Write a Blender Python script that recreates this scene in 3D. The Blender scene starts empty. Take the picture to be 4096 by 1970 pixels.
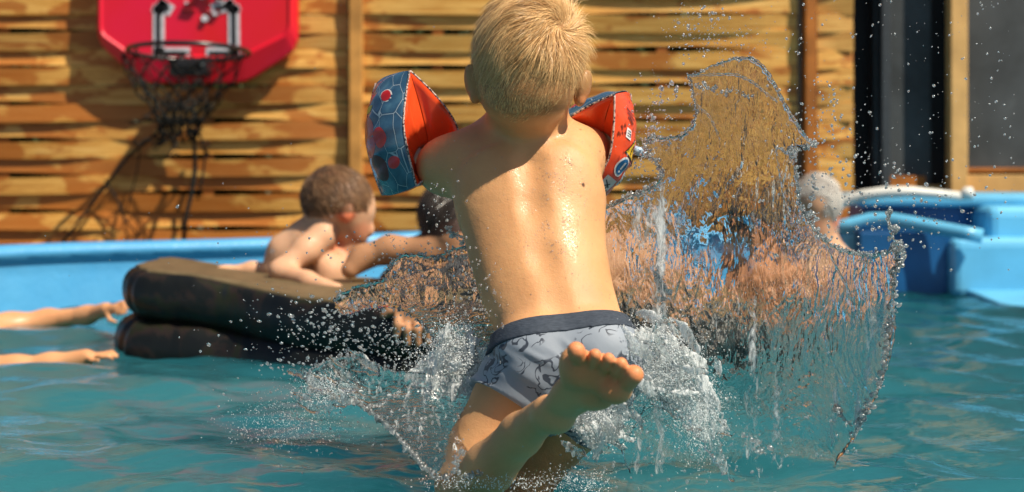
import bpy, bmesh, math, random
import numpy as np
from mathutils import Vector, Matrix, geometry

random.seed(7)
RNG = np.random.default_rng(11)
R = math.radians
C = bpy.context.scene.collection
sc = bpy.context.scene

# ------------------------------------------------------------------ camera
F = 50.0 / 36.0 * 4096.0        # focal length in photograph pixels
HZ = 630.0                      # row of the horizon
EYE = 0.5                       # metres above the water
cam_d = bpy.data.cameras.new('camera')
cam = bpy.data.objects.new('camera', cam_d); C.objects.link(cam)
cam.location = (0, 0, EYE); cam.rotation_euler = (R(90), 0, 0)
cam_d.lens = 50; cam_d.sensor_width = 36; cam_d.sensor_fit = 'HORIZONTAL'
cam_d.shift_y = -(985.0 - HZ) / 4096.0
cam_d.clip_start = 0.05; cam_d.clip_end = 500
cam_d.dof.use_dof = True; cam_d.dof.focus_distance = 2.08; cam_d.dof.aperture_fstop = 3.6
cam_d.dof.aperture_blades = 9
sc.camera = cam

# ------------------------------------------------------------------ world and sun
SUN = Vector((0.50, -0.35, 0.79)).normalized()
w = bpy.data.worlds.new('World'); sc.world = w; w.use_nodes = True
nt = w.node_tree
bg = nt.nodes['Background']; sky = nt.nodes.new('ShaderNodeTexSky')
sky.sky_type = 'NISHITA'; sky.sun_disc = False
sky.sun_elevation = math.asin(SUN.z); sky.sun_rotation = math.atan2(SUN.x, SUN.y)
sky.air_density = 1.0; sky.dust_density = 1.5
nt.links.new(sky.outputs[0], bg.inputs[0]); bg.inputs[1].default_value = 0.055
sd = bpy.data.lights.new('sun', 'SUN'); sd.energy = 4.9; sd.angle = R(0.5); sd.color = (1.0, 0.90, 0.74)
so = bpy.data.objects.new('sun', sd); C.objects.link(so)
so.rotation_euler = (-SUN).to_track_quat('-Z', 'Y').to_euler(); so.location = (3, -3, 6)
sc.view_settings.view_transform = 'Standard'; sc.view_settings.look = 'None'
sc.view_settings.gamma = 1; sc.view_settings.exposure = 0.48
sc.cycles.max_bounces = 14; sc.cycles.transmission_bounces = 10; sc.cycles.transparent_max_bounces = 24
sc.cycles.glossy_bounces = 5; sc.cycles.diffuse_bounces = 3
sc.cycles.caustics_reflective = False; sc.cycles.caustics_refractive = True
sc.cycles.blur_glossy = 0.6; sc.cycles.sample_clamp_indirect = 6.0; sc.cycles.sample_clamp_direct = 14.0

# ------------------------------------------------------------------ helpers
def P(px, py, D):
    """the point seen at pixel px,py of the photograph at distance D"""
    return Vector(((px - 2048.0) * D / F, D, EYE - (py - HZ) * D / F))
def S(px, D): return px * D / F
def srgb(r, g, b):
    f = lambda c: (c/255/12.92) if c/255 <= 0.04045 else ((c/255+0.055)/1.055)**2.4
    return (f(r), f(g), f(b), 1)
def tag(o, label=None, cat=None, group=None, kind=None):
    if label: o['label'] = label
    if cat: o['category'] = cat
    if group: o['group'] = group
    if kind: o['kind'] = kind
    return o
def empty(name, loc, label, cat, group=None):
    o = bpy.data.objects.new(name, None); C.objects.link(o); o.location = loc
    o.empty_display_size = 0.1
    bpy.context.view_layer.update()
    return tag(o, label, cat, group)
def link(name, me, mat, parent=None, smooth=True):
    o = bpy.data.objects.new(name, me); C.objects.link(o)
    if mat is not None and len(me.materials) == 0:
        for m in (mat if isinstance(mat, (list, tuple)) else [mat]): me.materials.append(m)
    if smooth and len(me.polygons):
        me.polygons.foreach_set('use_smooth', [True]*len(me.polygons))
    if parent is not None:
        o.parent = parent
        # meshes are built in world coordinates
        o.matrix_parent_inverse = Matrix.Identity(4) if parent.type == 'MESH' else Matrix.Translation(-parent.location)
    return o
def mesh_np(name, verts, faces, k=4):
    me = bpy.data.meshes.new(name)
    verts = np.asarray(verts, dtype=np.float32); faces = np.asarray(faces, dtype=np.int32)
    me.vertices.add(len(verts)); me.vertices.foreach_set('co', verts.ravel())
    n = len(faces)
    me.loops.add(n*k); me.loops.foreach_set('vertex_index', faces.ravel())
    me.polygons.add(n)
    me.polygons.foreach_set('loop_start', np.arange(0, n*k, k, dtype=np.int32))
    me.polygons.foreach_set('loop_total', np.full(n, k, dtype=np.int32))
    me.update(calc_edges=True)
    return me
class MB:
    """collects boxes, tubes, lofts into one mesh"""
    def __init__(s): s.v = []; s.f = []; s.mi = []
    def add(s, vs, fs, mi=0):
        b = len(s.v); s.v += [tuple(v) for v in vs]; s.f += [tuple(i+b for i in f) for f in fs]; s.mi += [mi]*len(fs)
    def box(s, x0, x1, y0, y1, z0, z1, mi=0):
        vs = [(x,y,z) for x in (x0,x1) for y in (y0,y1) for z in (z0,z1)]
        s.add(vs, [(0,1,3,2),(4,6,7,5),(0,4,5,1),(2,3,7,6),(0,2,6,4),(1,5,7,3)], mi)
    def loft(s, rings, closed=True, caps=True, mi=0):
        n = len(rings[0]); vs = [v for r in rings for v in r]; fs = []
        for i in range(len(rings)-1):
            for j in range(n if closed else n-1):
                k = (j+1) % n
                fs.append((i*n+j, i*n+k, (i+1)*n+k, (i+1)*n+j))
        if caps and closed:
            fs.append(tuple(range(n-1, -1, -1))); fs.append(tuple((len(rings)-1)*n + j for j in range(n)))
        s.add(vs, fs, mi)
    def tube(s, pts, r, seg=8, mi=0, caps=True):
        pts = [Vector(p) for p in pts]; rr = r if isinstance(r, (list, tuple)) else [r]*len(pts)
        rings = []; up = Vector((0, 0, 1)); prev = None
        for i, p in enumerate(pts):
            t = (pts[min(i+1, len(pts)-1)] - pts[max(i-1, 0)]).normalized()
            if prev is None:
                a = t.cross(up)
                if a.length < 1e-3: a = t.cross(Vector((1, 0, 0)))
                a.normalize()
            else:
                a = (prev - t*prev.dot(t)).normalized()
            prev = a; b = t.cross(a)
            rings.append([p + (a*math.cos(q) + b*math.sin(q))*rr[i] for q in [2*math.pi*k/seg for k in range(seg)]])
        s.loft(rings, True, caps, mi)
    def prism(s, poly, y0, y1, mi=0):
        """poly in x,z; extruded in y"""
        n = len(poly)
        vs = [(x, y0, z) for x, z in poly] + [(x, y1, z) for x, z in poly]
        fs = [tuple(range(n)), tuple(range(2*n-1, n-1, -1))] + [(i, i+n, (i+1) % n + n, (i+1) % n) for i in range(n)]
        s.add(vs, fs, mi)
    def build(s, name, mats, parent=None, smooth=False, bevel=0, sub=0):
        me = bpy.data.meshes.new(name); me.from_pydata(s.v, [], s.f); me.update()
        for m in (mats if isinstance(mats, (list, tuple)) else [mats]): me.materials.append(m)
        me.polygons.foreach_set('material_index', s.mi)
        bm = bmesh.new(); bm.from_mesh(me); bmesh.ops.recalc_face_normals(bm, faces=bm.faces[:]); bm.to_mesh(me); bm.free()
        o = link(name, me, None, parent, smooth)
        if bevel:
            b = o.modifiers.new('b', 'BEVEL'); b.width = bevel; b.segments = 3; b.limit_method = 'ANGLE'
        if sub:
            b = o.modifiers.new('s', 'SUBSURF'); b.levels = b.render_levels = sub
        return o

# numpy value noise
_H = np.random.default_rng(5).random((64, 64, 64)).astype(np.float32)
def vnoise(p):
    p = np.asarray(p, dtype=np.float32)
    i = np.floor(p).astype(np.int64); f = p - i; f = f*f*(3-2*f); i &= 63; j = (i+1) & 63
    x0, y0, z0 = i[..., 0], i[..., 1], i[..., 2]; x1, y1, z1 = j[..., 0], j[..., 1], j[..., 2]
    fx, fy, fz = f[..., 0], f[..., 1], f[..., 2]
    def L(a, b, t): return a + (b-a)*t
    return L(L(L(_H[x0,y0,z0], _H[x1,y0,z0], fx), L(_H[x0,y1,z0], _H[x1,y1,z0], fx), fy),
             L(L(_H[x0,y0,z1], _H[x1,y0,z1], fx), L(_H[x0,y1,z1], _H[x1,y1,z1], fx), fy), fz)*2 - 1
def fbm(p, o=3):
    p = np.asarray(p, dtype=np.float32); s = 0; a = 1.0; t = 0
    for k in range(o):
        s = s + a*vnoise(p*(2**k) + 17.3*k); t += a; a *= 0.5
    return s/t
def smooth(a, b, x):
    t = np.clip((x-a)/(b-a), 0, 1); return t*t*(3-2*t)

# ------------------------------------------------------------------ implicit bodies
class Body:
    """smooth blend of tapered limbs and ellipsoids -> ONE continuous mesh"""
    def __init__(s): s.ops = []
    def cone(s, a, b, ra, rb, k=0.02, sq=1.0, n=None, sub=False):
        s.ops.append(('c', np.array(a), np.array(b), ra, rb, k, sq, None if n is None else np.array(Vector(n).normalized()), sub)); return s
    def ell(s, c, r, k=0.02, rot=None, sub=False):
        m = np.eye(3) if rot is None else np.array(rot.to_3x3())
        s.ops.append(('e', np.array(c), np.array(r), m, k, sub)); return s
    def cut(s, p, n, k=0.004):          # keep the side where (x-p).n < 0
        s.ops.append(('p', np.array(p), np.array(Vector(n).normalized()), k)); return s
    def fn(s, f): s.ops.append(('f', f)); return s
    def chain(s, pts, rs, k=0.02, sq=1.0, n=None):
        for i in range(len(pts)-1): s.cone(pts[i], pts[i+1], rs[i], rs[i+1], k, sq, n)
        return s
    def mesh(s, name, vox, grow=0.0, colour=None):
        lo = np.full(3, 1e9); hi = -lo
        for o in s.ops:
            if o[0] == 'c' and not o[8]:
                m = max(o[3], o[4])
                for q in (o[1], o[2]): lo = np.minimum(lo, q-m); hi = np.maximum(hi, q+m)
            if o[0] == 'e' and not o[5]:
                m = max(o[2]); lo = np.minimum(lo, o[1]-m); hi = np.maximum(hi, o[1]+m)
        lo -= 4*vox + grow + 0.008; hi += 4*vox + grow + 0.008
        n = np.ceil((hi-lo)/vox).astype(int) + 1
        ax = [(lo[i] + vox*np.arange(n[i])).astype(np.float32) for i in range(3)]
        G = np.full(n, 0.5, dtype=np.float32)
        for o in s.ops:
            if o[0] in 'ce':
                k = o[5] if o[0] == 'c' else o[4]; sub = o[8] if o[0] == 'c' else o[5]
                pad = k + 4*vox + abs(grow)
                if o[0] == 'c': m = max(o[3], o[4]); a = np.minimum(o[1], o[2])-m-pad; b = np.maximum(o[1], o[2])+m+pad
                else: m = max(o[2]); a = o[1]-m-pad; b = o[1]+m+pad
                i0 = np.maximum(((a-lo)/vox).astype(int), 0); i1 = np.minimum(((b-lo)/vox).astype(int)+2, n)
                if (i1 <= i0).any(): continue
                sl = tuple(slice(i0[i], i1[i]) for i in range(3))
                X, Y, Z = np.meshgrid(*[ax[i][sl[i]] for i in range(3)], indexing='ij', sparse=False)
                if o[0] == 'c':
                    A, B, ra, rb, k, sq, nn, sub = o[1:]
                    px, py, pz = X-A[0], Y-A[1], Z-A[2]; ba = (B-A).astype(np.float32)
                    L2 = max(float(ba@ba), 1e-9)
                    h = np.clip((px*ba[0]+py*ba[1]+pz*ba[2])/L2, 0, 1)
                    qx, qy, qz = px-h*ba[0], py-h*ba[1], pz-h*ba[2]
                    if sq != 1.0:
                        t = qx*nn[0]+qy*nn[1]+qz*nn[2]; g = (1/sq - 1)
                        qx = qx+t*g*nn[0]; qy = qy+t*g*nn[1]; qz = qz+t*g*nn[2]
                        rr = ra+(rb-ra)*h; l = np.sqrt(qx*qx+qy*qy+qz*qz)
                        t2 = np.abs(t)*(1+g)/(l+1e-6)
                        d = (l-rr)*(1-(1-sq)*t2)
                    else:
                        d = np.sqrt(qx*qx+qy*qy+qz*qz)-(ra+(rb-ra)*h)
                else:
                    cc, r, m3, k, sub = o[1:]
                    px, py, pz = X-cc[0], Y-cc[1], Z-cc[2]
                    lx = px*m3[0,0]+py*m3[1,0]+pz*m3[2,0]; ly = px*m3[0,1]+py*m3[1,1]+pz*m3[2,1]; lz = px*m3[0,2]+py*m3[1,2]+pz*m3[2,2]
                    k0 = np.sqrt((lx/r[0])**2+(ly/r[1])**2+(lz/r[2])**2); k1 = np.sqrt((lx/r[0]**2)**2+(ly/r[1]**2)**2+(lz/r[2]**2)**2)+1e-6
                    d = k0*(k0-1)/k1
                g0 = G[sl]
                if sub:
                    h = np.clip(0.5-0.5*(d+g0)/k, 0, 1); G[sl] = g0*(1-h) - d*h + k*h*(1-h)
                else:
                    h = np.clip(0.5+0.5*(g0-d)/k, 0, 1); G[sl] = g0*(1-h) + d*h - k*h*(1-h)
            elif o[0] == 'p':
                X, Y, Z = np.meshgrid(*ax, indexing='ij', sparse=True)
                d = ((X-o[1][0])*o[2][0]+(Y-o[1][1])*o[2][1]+(Z-o[1][2])*o[2][2]).astype(np.float32); k = o[3]
                h = np.clip(0.5-0.5*(G-d)/k, 0, 1); G = (G*(1-h) + d*h + k*h*(1-h)).astype(np.float32)
            else:
                X, Y, Z = np.meshgrid(*ax, indexing='ij', sparse=True); G = o[1](G, X, Y, Z).astype(np.float32)
        G = G - grow
        v, f = nets(G, lo, vox)
        me = mesh_np(name, v, f)
        if colour is not None:
            col = colour(v).astype(np.float32)
            at = me.color_attributes.new('tint', 'FLOAT_COLOR', 'POINT')
            at.data.foreach_set('color', np.concatenate([col, np.ones((len(v), 1), np.float32)], 1).ravel())
        return me
def nets(G, lo, vox):
    s = G < 0
    n = np.array(G.shape); c = np.zeros(n-1, dtype=np.int8)
    for i in (0, 1):
        for j in (0, 1):
            for k in (0, 1): c += s[i:n[0]-1+i, j:n[1]-1+j, k:n[2]-1+k]
    act = np.argwhere((c > 0) & (c < 8)); idx = np.full(n-1, -1, dtype=np.int32)
    idx[act[:, 0], act[:, 1], act[:, 2]] = np.arange(len(act))
    corners = np.array([(i, j, k) for i in (0,1) for j in (0,1) for k in (0,1)])
    val = np.stack([G[act[:,0]+q[0], act[:,1]+q[1], act[:,2]+q[2]] for q in corners], 1)
    acc = np.zeros((len(act), 3)); cnt = np.zeros(len(act))
    for a in range(8):
        for b in range(a+1, 8):
            if np.abs(corners[a]-corners[b]).sum() != 1: continue
            va, vb = val[:, a], val[:, b]; m = (va < 0) != (vb < 0)
            t = np.where(m, va/np.where(m, va-vb, 1), 0)
            acc += np.where(m[:, None], corners[a]+(corners[b]-corners[a])*t[:, None], 0); cnt += m
    v = lo + (act + acc/cnt[:, None])*vox
    fs = []
    for d in range(3):
        e1, e2 = (d+1) % 3, (d+2) % 3
        sa = [slice(None)]*3; sb = [slice(None)]*3; sa[d] = slice(0, -1); sb[d] = slice(1, None)
        A = s[tuple(sa)]; B = s[tuple(sb)]
        E = np.argwhere(A != B); E = E[(E[:, e1] > 0) & (E[:, e2] > 0) & (E[:, e1] < n[e1]-1) & (E[:, e2] < n[e2]-1)]
        flip = A[E[:, 0], E[:, 1], E[:, 2]]
        def cell(o1, o2):
            q = E.copy(); q[:, e1] -= o1; q[:, e2] -= o2; return idx[q[:, 0], q[:, 1], q[:, 2]]
        quad = np.stack([cell(1,1), cell(0,1), cell(0,0), cell(1,0)], 1)
        quad[~flip] = quad[~flip][:, ::-1]
        fs.append(quad)
    f = np.concatenate(fs); f = f[(f >= 0).all(1)]
    return v, f

# ------------------------------------------------------------------ materials
def mat(name):
    m = bpy.data.materials.new(name); m.use_nodes = True; t = m.node_tree
    return m, t, t.nodes['Principled BSDF']
def nd(t, typ, **kw):
    x = t.nodes.new('ShaderNode'+typ)
    for k, v in kw.items():
        if k.startswith('i_'): x.inputs[int(k[2:]) if k[2:].isdigit() else k[2:].replace('_', ' ')].default_value = v
        else: setattr(x, k, v)
    return x
def ramp(t, src, stops):
    r = t.nodes.new('ShaderNodeValToRGB'); e = r.color_ramp.elements
    while len(e) < len(stops): e.new(0.5)
    for a, (p, c) in zip(e, stops): a.position = p; a.color = c if len(c) == 4 else (*c, 1)
    t.links.new(src, r.inputs[0]); return r
def coords(t, scale=(1,1,1), rot=(0,0,0)):
    tc = nd(t, 'TexCoord'); mp = nd(t, 'Mapping'); mp.inputs['Scale'].default_value = scale; mp.inputs['Rotation'].default_value = rot
    t.links.new(tc.outputs['Object'], mp.inputs['Vector']); return mp.outputs[0]
def noise(t, vec, s, d=3, rough=0.5, dist=0.0):
    x = nd(t, 'TexNoise'); x.inputs['Scale'].default_value = s; x.inputs['Detail'].default_value = d
    x.inputs['Roughness'].default_value = rough; x.inputs['Distortion'].default_value = dist
    t.links.new(vec, x.inputs['Vector']); return x.outputs['Fac']
def bump(t, src, strength, dist, bsdf=None, nrm=None):
    b = nd(t, 'Bump'); b.inputs['Strength'].default_value = strength; b.inputs['Distance'].default_value = dist
    t.links.new(src, b.inputs['Height'])
    if nrm is not None: t.links.new(nrm, b.inputs['Normal'])
    if bsdf is not None: t.links.new(b.outputs[0], bsdf.inputs['Normal'])
    return b.outputs[0]
def mixc(t, fac, a, b, typ='MIX'):
    m = nd(t, 'MixRGB', blend_type=typ)
    for i, x in ((0, fac), (1, a), (2, b)):
        if hasattr(x, 'is_linked') or hasattr(x, 'links'): t.links.new(x, m.inputs[i])
        else: m.inputs[i].default_value = x
    return m.outputs[0]
def math_(t, op, a, b=None):
    m = nd(t, 'Math', operation=op)
    for i, x in ((0, a), (1, b)):
        if x is None: continue
        if hasattr(x, 'links'): t.links.new(x, m.inputs[i])
        else: m.inputs[i].default_value = x
    return m.outputs[0]
def simple(name, col, rough=0.5, spec=0.5, nscale=30, var=0.15, bmp=0.0, metal=0, coat=0):
    m, t, b = mat(name); v = coords(t)
    n = noise(t, v, nscale, 4)
    c0 = tuple(max(0, x*(1-var)) for x in col[:3])+(1,); c1 = tuple(min(1, x*(1+var)) for x in col[:3])+(1,)
    r = ramp(t, n, [(0.3, c0), (0.7, c1)]); t.links.new(r.outputs[0], b.inputs['Base Color'])
    b.inputs['Roughness'].default_value = rough; b.inputs['Specular IOR Level'].default_value = spec
    b.inputs['Metallic'].default_value = metal; b.inputs['Coat Weight'].default_value = coat
    if bmp: bump(t, n, bmp, 0.01, b)
    return m
# ================================================================== the setting
# ---- ground
m, t, b = mat('paving'); v = coords(t); n = noise(t, v, 3, 6)
r_ = ramp(t, n, [(0.3, (0.14, 0.12, 0.10)), (0.7, (0.26, 0.23, 0.19))]); t.links.new(r_.outputs[0], b.inputs['Base Color']); b.inputs['Roughness'].default_value = 0.85
g = MB(); CX, CY, RAD = 1.2, 2.0, 3.75
N = 96; inner = []; outer = []
for i in range(N):
    a = 2*math.pi*i/N
    inner.append((CX+(RAD+0.10)*math.cos(a), CY+(RAD+0.10)*math.sin(a), -0.75)); outer.append((CX+150*math.cos(a), CY+150*math.sin(a), -0.75))
g.loft([inner, outer], True, False)
tag(g.build('ground', m), kind='structure')

# ---- pool wall (soft-sided round pool): inner lining, padded rim, outer skin
m_blue, t, b = mat('pool_liner'); v = coords(t, (1, 1, 1))
n = noise(t, v, 2.5, 4); r_ = ramp(t, n, [(0.3, (0.035, 0.25, 0.52)), (0.72, (0.06, 0.34, 0.64))])
n2 = noise(t, v, 9, 5, 0.7); c = mixc(t, math_(t, 'MULTIPLY', n2, 0.25), r_.outputs[0], (0.25, 0.5, 0.66, 1))
t.links.new(c, b.inputs['Base Color']); b.inputs['Roughness'].default_value = 0.38; bump(t, n2, 0.25, 0.02, b)
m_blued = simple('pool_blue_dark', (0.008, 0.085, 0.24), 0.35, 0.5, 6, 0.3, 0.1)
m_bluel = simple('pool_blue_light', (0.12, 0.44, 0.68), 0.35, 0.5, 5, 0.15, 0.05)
rings = []
prof = [(0.0, -0.75), (0.0, 0.11), (0.008, 0.15), (0.0, 0.165), (-0.018, 0.18), (-0.018, 0.198), (0.0, 0.212), (0.04, 0.216), (0.09, 0.206), (0.115, 0.175), (0.105, 0.1), (0.10, -0.75)]
N = 160
for i in range(N):
    a = 2*math.pi*i/N
    wob = 0.012*math.sin(a*7+1)+0.006*math.sin(a*19)
    rings.append([(CX+(RAD+dr+wob)*math.cos(a), CY+(RAD+dr+wob)*math.sin(a), z+0.006*math.sin(a*11)*(z > 0.1)) for dr, z in prof])
rings.append(rings[0])
pw = MB(); pw.loft(rings, False, False)
pool = pw.build('pool_wall', m_blue, None, True)
tag(pool, 'blue padded pool rim and lining curving behind the bathers', 'pool wall')

# ---- water: body colour + sharp reflection of sky and fence, ripples as real geometry
m_water, t, b = mat('pool_water')
v = coords(t, (1, 1, 1)); nA = noise(t, v, 1.3, 3); nB = noise(t, coords(t, (1, 2.6, 1)), 9, 4, 0.55, 0.6); nC = noise(t, coords(t, (1, 2.2, 1)), 38, 3, 0.5, 0.4)
r_ = ramp(t, nA, [(0.25, (0.009, 0.098, 0.132)), (0.75, (0.036, 0.160, 0.176))])
sx_ = nd(t, 'SeparateXYZ'); t.links.new(v, sx_.inputs[0]); mr = nd(t, 'MapRange'); mr.inputs[1].default_value = 0.45; mr.inputs[2].default_value = 1.3; mr.inputs[3].default_value = 0.0; mr.inputs[4].default_value = 1.0; t.links.new(sx_.outputs[0], mr.inputs[0])  # darker to the right: the dark shed's reflection put into the body colour
t.links.new(mixc(t, mr.outputs[0], r_.outputs[0], (0.006, 0.070, 0.095, 1)), b.inputs['Base Color']); b.inputs['Roughness'].default_value = 0.03; b.inputs['IOR'].default_value = 1.333
b.inputs['Subsurface Weight'].default_value = 1.0; b.subsurface_method = 'BURLEY'; b.inputs['Specular IOR Level'].default_value = 0.38; b.inputs['Subsurface Radius'].default_value = (0.45, 0.9, 0.9); b.inputs['Subsurface Scale'].default_value = 1.0
b1 = bump(t, nB, 0.28, 0.012); bump(t, nC, 0.12, 0.003, b, b1)
def wave_h(x, y):
    q = np.stack([x, y, np.zeros_like(x)], -1)
    wx = x + 0.12*vnoise(q*2.1+3); wy = y + 0.12*vnoise(q*2.1+31)
    h = 0.010*np.sin(wy*9+wx*2.0)+0.006*np.sin(wy*17-wx*6+1.3)+0.004*np.sin(wx*21+wy*26)
    h += 0.010*fbm(np.stack([wx*2.4, wy*5.5, x*0], -1), 3) + 0.005*fbm(np.stack([wx*7, wy*16, x*0+4], -1), 2)
    h += 0.006*np.exp(-((x-0.62-0.25*(y-2.2))/0.05)**2)*smooth(1.7, 2.3, y)*(1-smooth(2.9, 3.3, y))
    # ring thrown up by the jump, centred on the boy
    d = np.sqrt((x-0.03)**2+((y-2.05)*0.9)**2)
    h += 0.016*np.exp(-((d-0.50)/0.14)**2)*(0.7+0.5*np.sin(np.arctan2(y-2.05, x-0.03)*5))
    h += 0.012*np.exp(-((d-0.30)/0.2)**2)*fbm(np.stack([x*22, y*22, x*0], -1), 3)
    return h
def water_grid():
    us = np.linspace(-1, 1, 520)
    ys = np.concatenate([np.linspace(-1.7, 1.3, 20)[:-1], np.linspace(1.3, 2.8, 300)[:-1], np.linspace(2.8, 5.75, 260)])
    V = []; 
    Y, U = np.meshgrid(ys, us, indexing='ij')
    half = np.sqrt(np.maximum((RAD+0.05)**2-(Y-CY)**2, 0.0001)); X = CX+U*half
    # more columns where the picture looks
    X = X - 0.0
    H = wave_h(X, Y)
    V = np.stack([X, Y, H], -1).reshape(-1, 3); nu = len(us); ny = len(ys)
    i = np.arange((ny-1)*(nu-1)); a = (i//(nu-1))*nu + i % (nu-1)
    Fc = np.stack([a, a+1, a+nu+1, a+nu], 1)
    return mesh_np('water', V, Fc)
water = link('water', water_grid(), m_water); tag(water, kind='structure')

# ---- fence of woven slats
m_wood, t, b = mat('woven_wood')
at = nd(t, 'Attribute', attribute_name='slat')
tc = nd(t, 'TexCoord'); cmb = nd(t, 'CombineXYZ'); sep = nd(t, 'SeparateXYZ'); t.links.new(tc.outputs['Object'], sep.inputs[0])
t.links.new(sep.outputs[0], cmb.inputs[0]); t.links.new(sep.outputs[2], cmb.inputs[2])
off = math_(t, 'MULTIPLY', at.outputs['Fac'], 37.0); t.links.new(off, cmb.inputs[1])
mp = nd(t, 'Mapping'); mp.inputs['Scale'].default_value = (1.2, 1, 26); t.links.new(cmb.outputs[0], mp.inputs[0])
grain = noise(t, mp.outputs[0], 3.0, 6, 0.65, 0.3)
wood = ramp(t, grain, [(0.24, (0.34, 0.115, 0.012)), (0.42, (0.62, 0.29, 0.05)), (0.60, (0.82, 0.48, 0.13)), (0.80, (0.88, 0.59, 0.23))])
# rust-brown damp stains: heavier on the left panel and near the water
mp2 = nd(t, 'Mapping'); mp2.inputs['Scale'].default_value = (2.6, 1.0, 6.0); t.links.new(cmb.outputs[0], mp2.inputs[0])
st = noise(t, mp2.outputs[0], 1.6, 4, 0.55, 0.5)
lx = nd(t, 'MapRange'); lx.inputs[1].default_value = -0.9; lx.inputs[2].default_value = -0.2; lx.inputs[3].default_value = 0.035; lx.inputs[4].default_value = -0.03; t.links.new(sep.outputs[0], lx.inputs[0])
lz = nd(t, 'MapRange'); lz.inputs[1].default_value = 0.25; lz.inputs[2].default_value = 0.8; lz.inputs[3].default_value = 0.07; lz.inputs[4].default_value = 0.0; t.links.new(sep.outputs[2], lz.inputs[0])
s2 = math_(t, 'ADD', math_(t, 'ADD', st, lx.outputs[0]), lz.outputs[0])
sr = ramp(t, s2, [(0.535, (0, 0, 0)), (0.585, (1, 1, 1))])
c = mixc(t, math_(t, 'MULTIPLY', sr.outputs[0], 0.82), wood.outputs[0], (0.42, 0.115, 0.008, 1))
# slat to slat tone
tone = ramp(t, at.outputs['Fac'], [(0, (0.72, 0.70, 0.66)), (1, (1.0, 0.98, 0.92))])
c = mixc(t, 1.0, c, tone.outputs[0], 'MULTIPLY')
t.links.new(c, b.inputs['Base Color']); b.inputs['Roughness'].default_value = 0.55; bump(t, grain, 0.4, 0.004, b)
m_post = simple('post_wood', (0.50, 0.24, 0.06), 0.6, 0.3, 8, 0.35, 0.3)
m_post2 = simple('post_wood_rust', (0.36, 0.12, 0.02), 0.6, 0.3, 8, 0.35, 0.3)
m_postl = simple('post_wood_pale', (0.62, 0.36, 0.13), 0.6, 0.3, 8, 0.2, 0.3)
m_black = simple('dark_gap', (0.012, 0.012, 0.013), 0.7, 0.3, 8, 0.3)
FD = 5.98      # distance of the fence
PITCH = S(71.5, FD)
def slat_panel(px0, px1, node_px, wave_px, parent, amp=0.016, par=0, z_lo=-0.72, z_hi=1.75, name='slat'):
    x0 = P(px0, 0, FD).x; x1 = P(px1, 0, FD).x; xb = P(node_px, 0, FD).x; L = S(wave_px, FD)
    k0 = int((z_lo)/PITCH); k1 = int(z_hi/PITCH)
    zoff = P(0, 20, FD).z % PITCH
    n = 26; th = 0.008
    for k in range(k0, k1):
        vs = []; fs = []
        rr = random.Random(k*7+int(px0)); sgn = 1 if (k+par) % 2 == 0 else -1
        hh = PITCH*0.5*(1.02+0.02*rr.random()); a2 = amp*(0.75+0.5*rr.random()); tilt = rr.uniform(-0.004, 0.005); wk = rr.uniform(0.75, 1.25)
        zc = zoff + k*PITCH; sag = rr.uniform(-0.006, 0.006)
        for i in range(n+1):
            x = x0+(x1-x0)*i/n; ph = math.pi*(x-xb)/L
            cs = math.cos(ph); y = FD + sgn*a2*math.copysign(abs(cs)**0.8, cs)
            dz = sag*math.sin(ph*0.8+k) + rr.uniform(-0.0006, 0.0006) ; h2 = hh - 0.0040*cs*cs; dz += sgn*0.0095*cs*(0.6+0.4*abs(cs))*wk
            tl = tilt + sgn*0.004*math.cos(ph)
            for (s1, s2_) in ((-1, -1), (-1, 1), (1, 1), (1, -1)):
                vs.append((x, y + s1*th/2 + s2_*tl, zc+dz + s2_*h2))
        for i in range(n):
            for j in range(4): fs.append((i*4+j, i*4+(j+1) % 4, (i+1)*4+(j+1) % 4, (i+1)*4+j))
        fs += [(3, 2, 1, 0), (n*4, n*4+1, n*4+2, n*4+3)]
        me = bpy.data.meshes.new(name); me.from_pydata(vs, [], fs); me.update()
        a = me.attributes.new('slat', 'FLOAT', 'POINT'); a.data.foreach_set('value', [rr.random()]*len(vs))
        bm = bmesh.new(); bm.from_mesh(me); bmesh.ops.recalc_face_normals(bm, faces=bm.faces[:]); bm.to_mesh(me); bm.free()
        o = link(name, me, m_wood, parent, False)
def frame_post(parent, px0, px1, d0, d1, mt, z0=-0.75, z1=1.8, name='post'):
    q = MB(); q.box(P(px0, 0, d0).x, P(px1, 0, d0).x, d0, d1, z0, z1); return q.build(name, mt, parent, False, 0.004)
def batten(parent, px, w=44):
    q = MB(); q.box(P(px-w/2, 0, FD).x, P(px+w/2, 0, FD).x, FD+0.014, FD+0.026, -0.74, 1.76); return q.build('batten', m_post2, parent)
def fence_panel(px0, px1, node, wave, label, par, battens):
    e = empty('woven_fence', (P(px0, 0, FD).x, FD, -0.75), label, 'fence', 'woven timber fence panels')
    slat_panel(px0, px1, node, wave, e, 0.012, par)
    for bx in battens: batten(e, bx)
    q = MB(); xa, xb_ = P(px0, 0, FD).x, P(px1, 0, FD).x
    q.box(xa, xb_, FD-0.03, FD+0.03, 1.765, 1.81); q.build('top_rail', m_post, e, False, 0.004)
    return e
e1 = fence_panel(-560, 1392, 10, 860, 'woven timber fence panel with rusty stains behind the red backboard', 0, [10, 830])
e2 = fence_panel(1452, 3188, 2650, 900, 'golden woven timber fence panel right behind the jumping boy', 1, [1750, 2650])
e3 = fence_panel(3268, 3412, 3600, 500, 'narrow strip of woven timber fence right of the rusty post', 0, [])
fp = lambda px0, px1, mt, lab, d0=FD-0.05, d1=FD+0.04: tag(frame_post(None, px0, px1, d0, d1, mt, name='fence_post'), lab, 'post')
fp(1396, 1449, m_post, 'tan timber fence post between the two wide woven panels')
fp(3222, 3266, m_post2, 'rusty brown fence post beside a black gap')
fp(-640, -566, m_post, 'timber fence post at the left end of the stained panel')
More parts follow.
